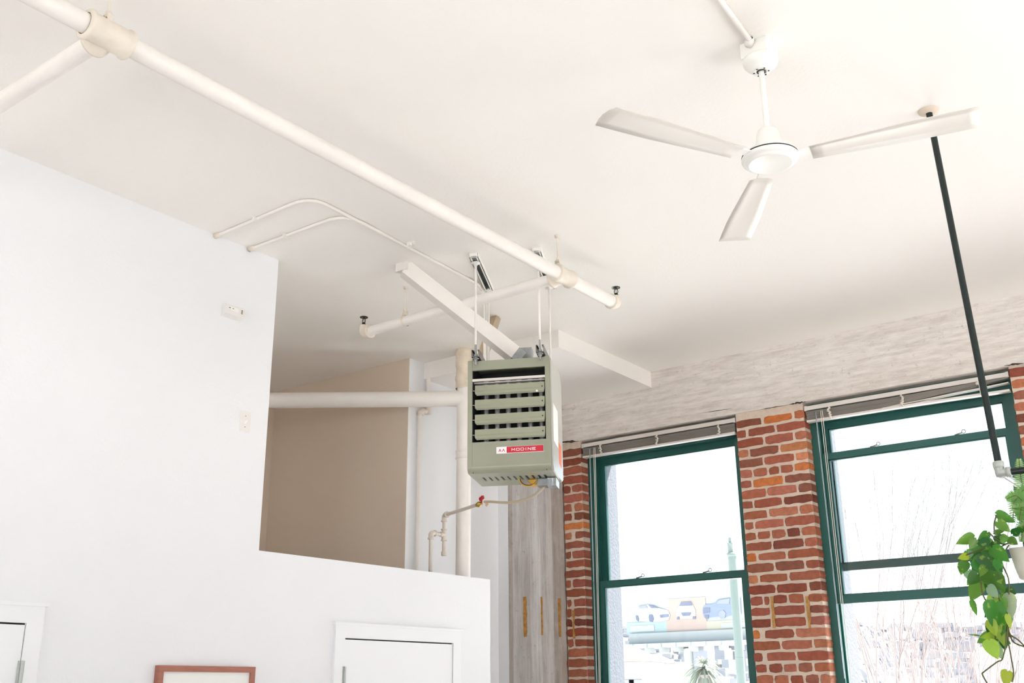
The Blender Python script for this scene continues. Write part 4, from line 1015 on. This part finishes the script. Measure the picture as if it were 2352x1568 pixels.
# hillside ridge
YH = 420.
b = MB(); random.seed(12); pts = [(-900, 60), (-520, 52)]
for px, py in ((1400, 1452), (1480, 1450), (1560, 1446), (1640, 1440), (1700, 1432), (1900, 1436), (1960, 1425), (2040, 1420), (2120, 1415), (2200, 1412), (2280, 1428), (2352, 1420)):
    q = P(px, py, y=YH); pts.append((q.x, q.z))
pts.append((500, 30))
vs = []
for x, z in pts: vs += [(x, YH-170, -7), (x, YH-80, (z+7)*.4-7), (x, YH, z), (x, YH+120, z*.8)]
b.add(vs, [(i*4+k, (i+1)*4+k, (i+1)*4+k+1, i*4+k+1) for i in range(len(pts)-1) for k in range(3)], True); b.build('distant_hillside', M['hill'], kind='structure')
# billboard
YBB = 62.
def bb(px, py, d=0): return P(px, py, y=YBB-d)
tl, br_ = bb(1436, 1352), bb(1745, 1452)
x0, x1, z0, z1 = tl.x, br_.x, P(1600, 1449, y=YBB).z, P(1600, 1352, y=YBB).z
t = thing('billboard', ((x0+x1)/2, YBB, -7), 'roadside billboard with three cars seen through the first window', 'billboard')
b = MB(); b.box((x0, YBB, z0), (x1, YBB+.4, z1)); pan = b.build('panel', M['billb'], t)
def rect(px0, py0, px1, py1, m_, nm, d=.02, lo=None):
    a, c = bb(px0, py0), bb(px1, py1); q = MB(); q.box((a.x, YBB-d-.02, c.z), (c.x, YBB-d, a.z)); q.build(nm, M[m_], pan)
xo0 = bb(1530, 1400).x; xo1 = bb(1622, 1400).x
def rectw(xa, xb, za, zb, m_, nm, d=.02): q = MB(); q.box((xa, YBB-d-.02, za), (xb, YBB-d, zb)); q.build(nm, M[m_], pan)
hB = z1-z0
rectw(x0, xo0, z0, z0+hB*.28, 'print_teal', 'teal_band'); rectw(xo0, xo1, z0, z0+hB*.80, 'print_orange', 'orange_panel'); rectw(xo1, x1, z0, z0+hB*.22, 'print_yellow', 'yellow_band')
rectw(x0+.3, x0+.3+(xo0-x0)*.6, z0+hB*.05, z0+hB*.20, 'car_white', 'text_strip', .05); rectw(xo1+1.0, x1-.4, z0+hB*.04, z0+hB*.16, 'car_white', 'text_strip', .05)
def poly(pxs, m_, nm, d):
    q = MB(); q.prism([bb(x, y, d)-Vc((0,0,0)) for x, y in pxs], (0, .03, 0)); q.build(nm, M[m_], pan)
# white hatchback
poly([(1459,1412),(1462,1396),(1468,1391),(1489,1388),(1505,1393),(1518,1397),(1534,1401),(1539,1412),(1536,1423),(1523,1427),(1500,1428),(1470,1427),(1460,1422)], 'car_white', 'white_car', .08)
poly([(1489,1389),(1500,1390),(1512,1396),(1496,1396)], 'car_dark', 'car_windscreen', .12); poly([(1467,1392),(1484,1390),(1487,1396),(1468,1397)], 'car_grey', 'car_side_window', .12)
poly([(1491,1411),(1498,1411),(1501,1420),(1499,1428),(1492,1427),(1490,1418)], 'car_dark', 'car_wheel', .12); poly([(1460,1413),(1464,1413),(1467,1421),(1466,1427),(1461,1422)], 'car_dark', 'car_wheel', .12)
poly([(1515,1412),(1535,1410),(1535,1416),(1517,1418)], 'car_dark', 'car_grille', .12)
# front-on white car
poly([(1552,1402),(1558,1392),(1562,1382),(1587,1381),(1592,1390),(1597,1400),(1598,1414),(1596,1420),(1556,1421),(1553,1414)], 'car_white', 'white_car', .08)
poly([(1560,1391),(1564,1382),(1586,1381),(1590,1390)], 'car_dark', 'car_windscreen', .12); poly([(1564,1407),(1587,1406),(1584,1413),(1568,1414)], 'car_dark', 'car_grille', .12)
poly([(1555,1416),(1560,1416),(1560,1422),(1555,1422)], 'car_dark', 'car_wheel', .12); poly([(1591,1415),(1597,1415),(1597,1421),(1591,1421)], 'car_dark', 'car_wheel', .12)
# blue off-roader
poly([(1615,1394),(1620,1388),(1640,1386),(1650,1376),(1680,1372),(1700,1372),(1702,1410),(1668,1414),(1640,1416),(1618,1418),(1614,1408)], 'car_blue', 'blue_car', .08)
poly([(1646,1386),(1652,1377),(1676,1374),(1674,1387)], 'car_grey', 'car_windscreen', .12); poly([(1615,1396),(1630,1395),(1630,1406),(1616,1408)], 'car_dark', 'car_grille', .12)
poly([(1652,1404),(1660,1400),(1667,1408),(1664,1419),(1655,1420),(1650,1412)], 'car_grey', 'car_wheel', .12); poly([(1618,1412),(1628,1412),(1626,1421),(1620,1420)], 'car_dark', 'car_wheel', .12)
b = MB(); cz = z0-.35; b.box((x0-1.2, YBB-1.2, cz-.6), (x1+.5, YBB-.3, cz-.35)); b.box((x0+.3, YBB-.3, cz-.35), (x1, YBB+.2, z0)); 
for k in range(10): b.box((x0+k*(x1-x0)/9-.06, YBB-1.3, cz-.9), (x0+k*(x1-x0)/9+.06, YBB-.2, cz-.35))
b.build('catwalk', M['pole_grey'], t)
xp = P(1577, 1520, y=YBB).x
b = MB(); b.tube([(xp, YBB+.6, -7), (xp, YBB+.6, z0)], .42, 20); b.lathe((xp, YBB+.6, P(1577, 1492, y=YBB).z), [(.42,0),(.8, .0), (.8, .12), (.42, .14)]); b.build('support_column', M['outwhite'], t)
b = MB(); b.box((xp+.5, YBB, z0-3.0), (xp+1.5, YBB+1, z0-.6)); b.build('equipment_box', M['car_grey'], t)
# street pole
yq = 20.; q0 = P(1683, 1300, y=yq); q1 = P(1679, 1236, y=yq)
t = thing('street_pole', (q0.x, yq, -7), 'pale steel street pole with a collar outside the first window', 'pole')
b = MB(); zc1 = P(1680, 1275, y=yq).z; zc2 = P(1680, 1246, y=yq).z
b.tube([(q0.x, yq, -7), (q0.x, yq, zc1)], .088, 16); b.tube([(q0.x-.02, yq, zc1), (q0.x-.02, yq, zc2)], .058, 16); b.tube([(q0.x-.02, yq, zc2), (q0.x-.02, yq, P(1679, 1234, y=yq).z)], .032, 12); b.build('pole_shaft', M['pole_green'], t)
b = MB(); b.lathe((q0.x, yq, zc1-.03), [(.088,0),(.105, .0), (.105, .07), (.06, .08)], n=20); b.build('collar', M['pole_green'], t)
# houses
def house(label, px0, px1, pyeave, pyridge, y, dpt, roof, gable, nwin, colr='house_white'):
    a, c = P(px0, pyeave, y=y), P(px1, pyeave, y=y); ze = a.z; zr = P((px0+px1)/2, pyridge, y=y).z
    t = thing('house', ((a.x+c.x)/2, y, -7), label, 'house', 'houses beyond the street')
    b = MB(); b.box((a.x, y, -7), (c.x, y+dpt, ze)); b.build('wall', M[colr], t)
    b = MB(); xm = (a.x+c.x)/2
    if gable == 'hip': 
        xm = a.x
        vs = [(a.x-.6, y-.6, ze), (c.x+.4, y-.6, ze), (c.x+.4, y+dpt, ze), (a.x-.6, y+dpt, ze), (a.x-.6, y+dpt/2, zr), (a.x+(c.x-a.x)*.25, y+dpt/2, zr)]
        b.add(vs, [(0,1,5,4), (1,2,5), (2,3,4,5), (3,0,4), (0,3,2,1)])
    elif gable: b.prism([(a.x-.3, y-.3, ze), (xm, y-.3, zr), (c.x+.3, y-.3, ze)], (0, dpt+.6, 0))
    else: b.box((a.x-.3, y-.3, ze), (c.x+.3, y+dpt+.3, zr))
    b.build('roof', M[roof], t)
    for k in range(nwin):
        f = (k+.5)/nwin; x = a.x+(c.x-a.x)*f; b = MB(); b.box((x-.45, y-.05, ze-2.6), (x+.45, y, ze-.9)); b.build('window', M['house_window'], t)
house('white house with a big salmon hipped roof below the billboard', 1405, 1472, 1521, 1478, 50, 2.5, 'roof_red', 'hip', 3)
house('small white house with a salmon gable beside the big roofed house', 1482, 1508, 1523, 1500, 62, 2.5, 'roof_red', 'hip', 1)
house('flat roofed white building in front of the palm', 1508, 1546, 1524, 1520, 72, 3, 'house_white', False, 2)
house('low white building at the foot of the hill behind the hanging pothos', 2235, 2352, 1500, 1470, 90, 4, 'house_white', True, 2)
# palm
yp = 44.; pc = P(1616, 1533, y=yp)
t = thing('palm_tree', (pc.x, yp, -7), 'fan of grey green palm fronds beyond the street pole', 'palm tree')
b = MB(); b.tube([(pc.x, yp, -7), (pc.x+.1, yp, pc.z-.3)], .35, 12); b.build('trunk', M['palm_trunk'], t)
b = MB(); random.seed(2)
for k in range(95):
    az = random.uniform(0, 2*PI); elv = random.uniform(-.9, 1.35); L = random.uniform(.7, 1.05)*1.3; o0 = Vc((pc.x, yp, pc.z))
    h = Vc((math.cos(az), math.sin(az), 0)); pts = [o0+h*(L*s*math.cos(elv)*.95)+Vc((0,0,L*s*math.sin(elv)-(.42+.2)*s*s*L)) for s in (0, .25, .5, .75, 1)]
    for a_, c_ in zip(pts[:-1], pts[1:]): 
        s_ = (c_-a_).cross(Vc((0,0,1))).normalized()*.05
        b.add([a_-s_, c_-s_*.8, c_+s_*.8, a_+s_], [(0,1,2,3)])
b.build('fronds', M['palm_green'], t)
# bare trees
def tree(label, px, ybase, pys, height, seed, spread=.32, mt='twig', dep=5):
    base = P(px, 1600, y=ybase); base.z = -7
    t = thing('bare_tree', (base.x, ybase, -7), label, 'tree'); random.seed(seed); b = MB(); lf = MB()
    ztop = P(px, pys, y=ybase).z
    def grow(p, d, L, r, k):
        q = p+d*L; b.tube([p, p.lerp(q, .5)+Vc((random.uniform(-.03,.03)*L, 0, 0)), q], [r*.62, r*.53, r*.4], 5, False)
        if k == 0:
            if random.random() < .10 and q.z < ztop*.7-2:
                s = .05; lf.add([q, q+Vc((s, 0, s*.4)), q+Vc((s*.3, 0, -s))], [(0,1,2)])
            return
        for j in range(3 if k > 2 else 2):
            nd = (d+Vc((random.uniform(-1, 1), random.uniform(-1, 1), random.uniform(-.2, .7)))*spread*1.6).normalized()
            grow(p.lerp(q, random.uniform(.55, 1)), nd, L*random.uniform(.6, .8), r*.6, k-1)
    tr = ztop+7; grow(base, Vc((0,0,1)), tr*.42, .09, 0)
    for j in range(6):
        nd = Vc((random.uniform(-.22, .22), random.uniform(-.3, .3), 1)).normalized(); grow(base+Vc((0,0,tr*.40)), nd, tr*random.uniform(.2, .3), .035, dep)
    b.build('branches', M[mt], t)
    if lf.v: lf.build('dry_leaves', M['leaf_dry'], t)
tree('leafless tree with fine pinkish branches outside the second window', 2110, 13, 1150, 8, 5, spread=.17)
tree('lower leafless tree partly behind the hanging pothos', 2150, 27, 1300, 7, 9, spread=.27)
# far too small and blurred to count: the built-up slope
random.seed(77); hb = MB(); hb2 = MB()
for px in range(1400, 2360, 9):
    for row in range(7):
        py = 1436+row*21+random.uniform(-9, 9); y = 330-row*22+random.uniform(-8, 8); a = P(px+random.uniform(-5, 5), py, y=y); w_ = random.uniform(.8, 2.2)
        random.choice((hb, hb2)).box((a.x-w_, y, a.z-random.uniform(1.0, 2.6)), (a.x+w_, y+5, a.z))
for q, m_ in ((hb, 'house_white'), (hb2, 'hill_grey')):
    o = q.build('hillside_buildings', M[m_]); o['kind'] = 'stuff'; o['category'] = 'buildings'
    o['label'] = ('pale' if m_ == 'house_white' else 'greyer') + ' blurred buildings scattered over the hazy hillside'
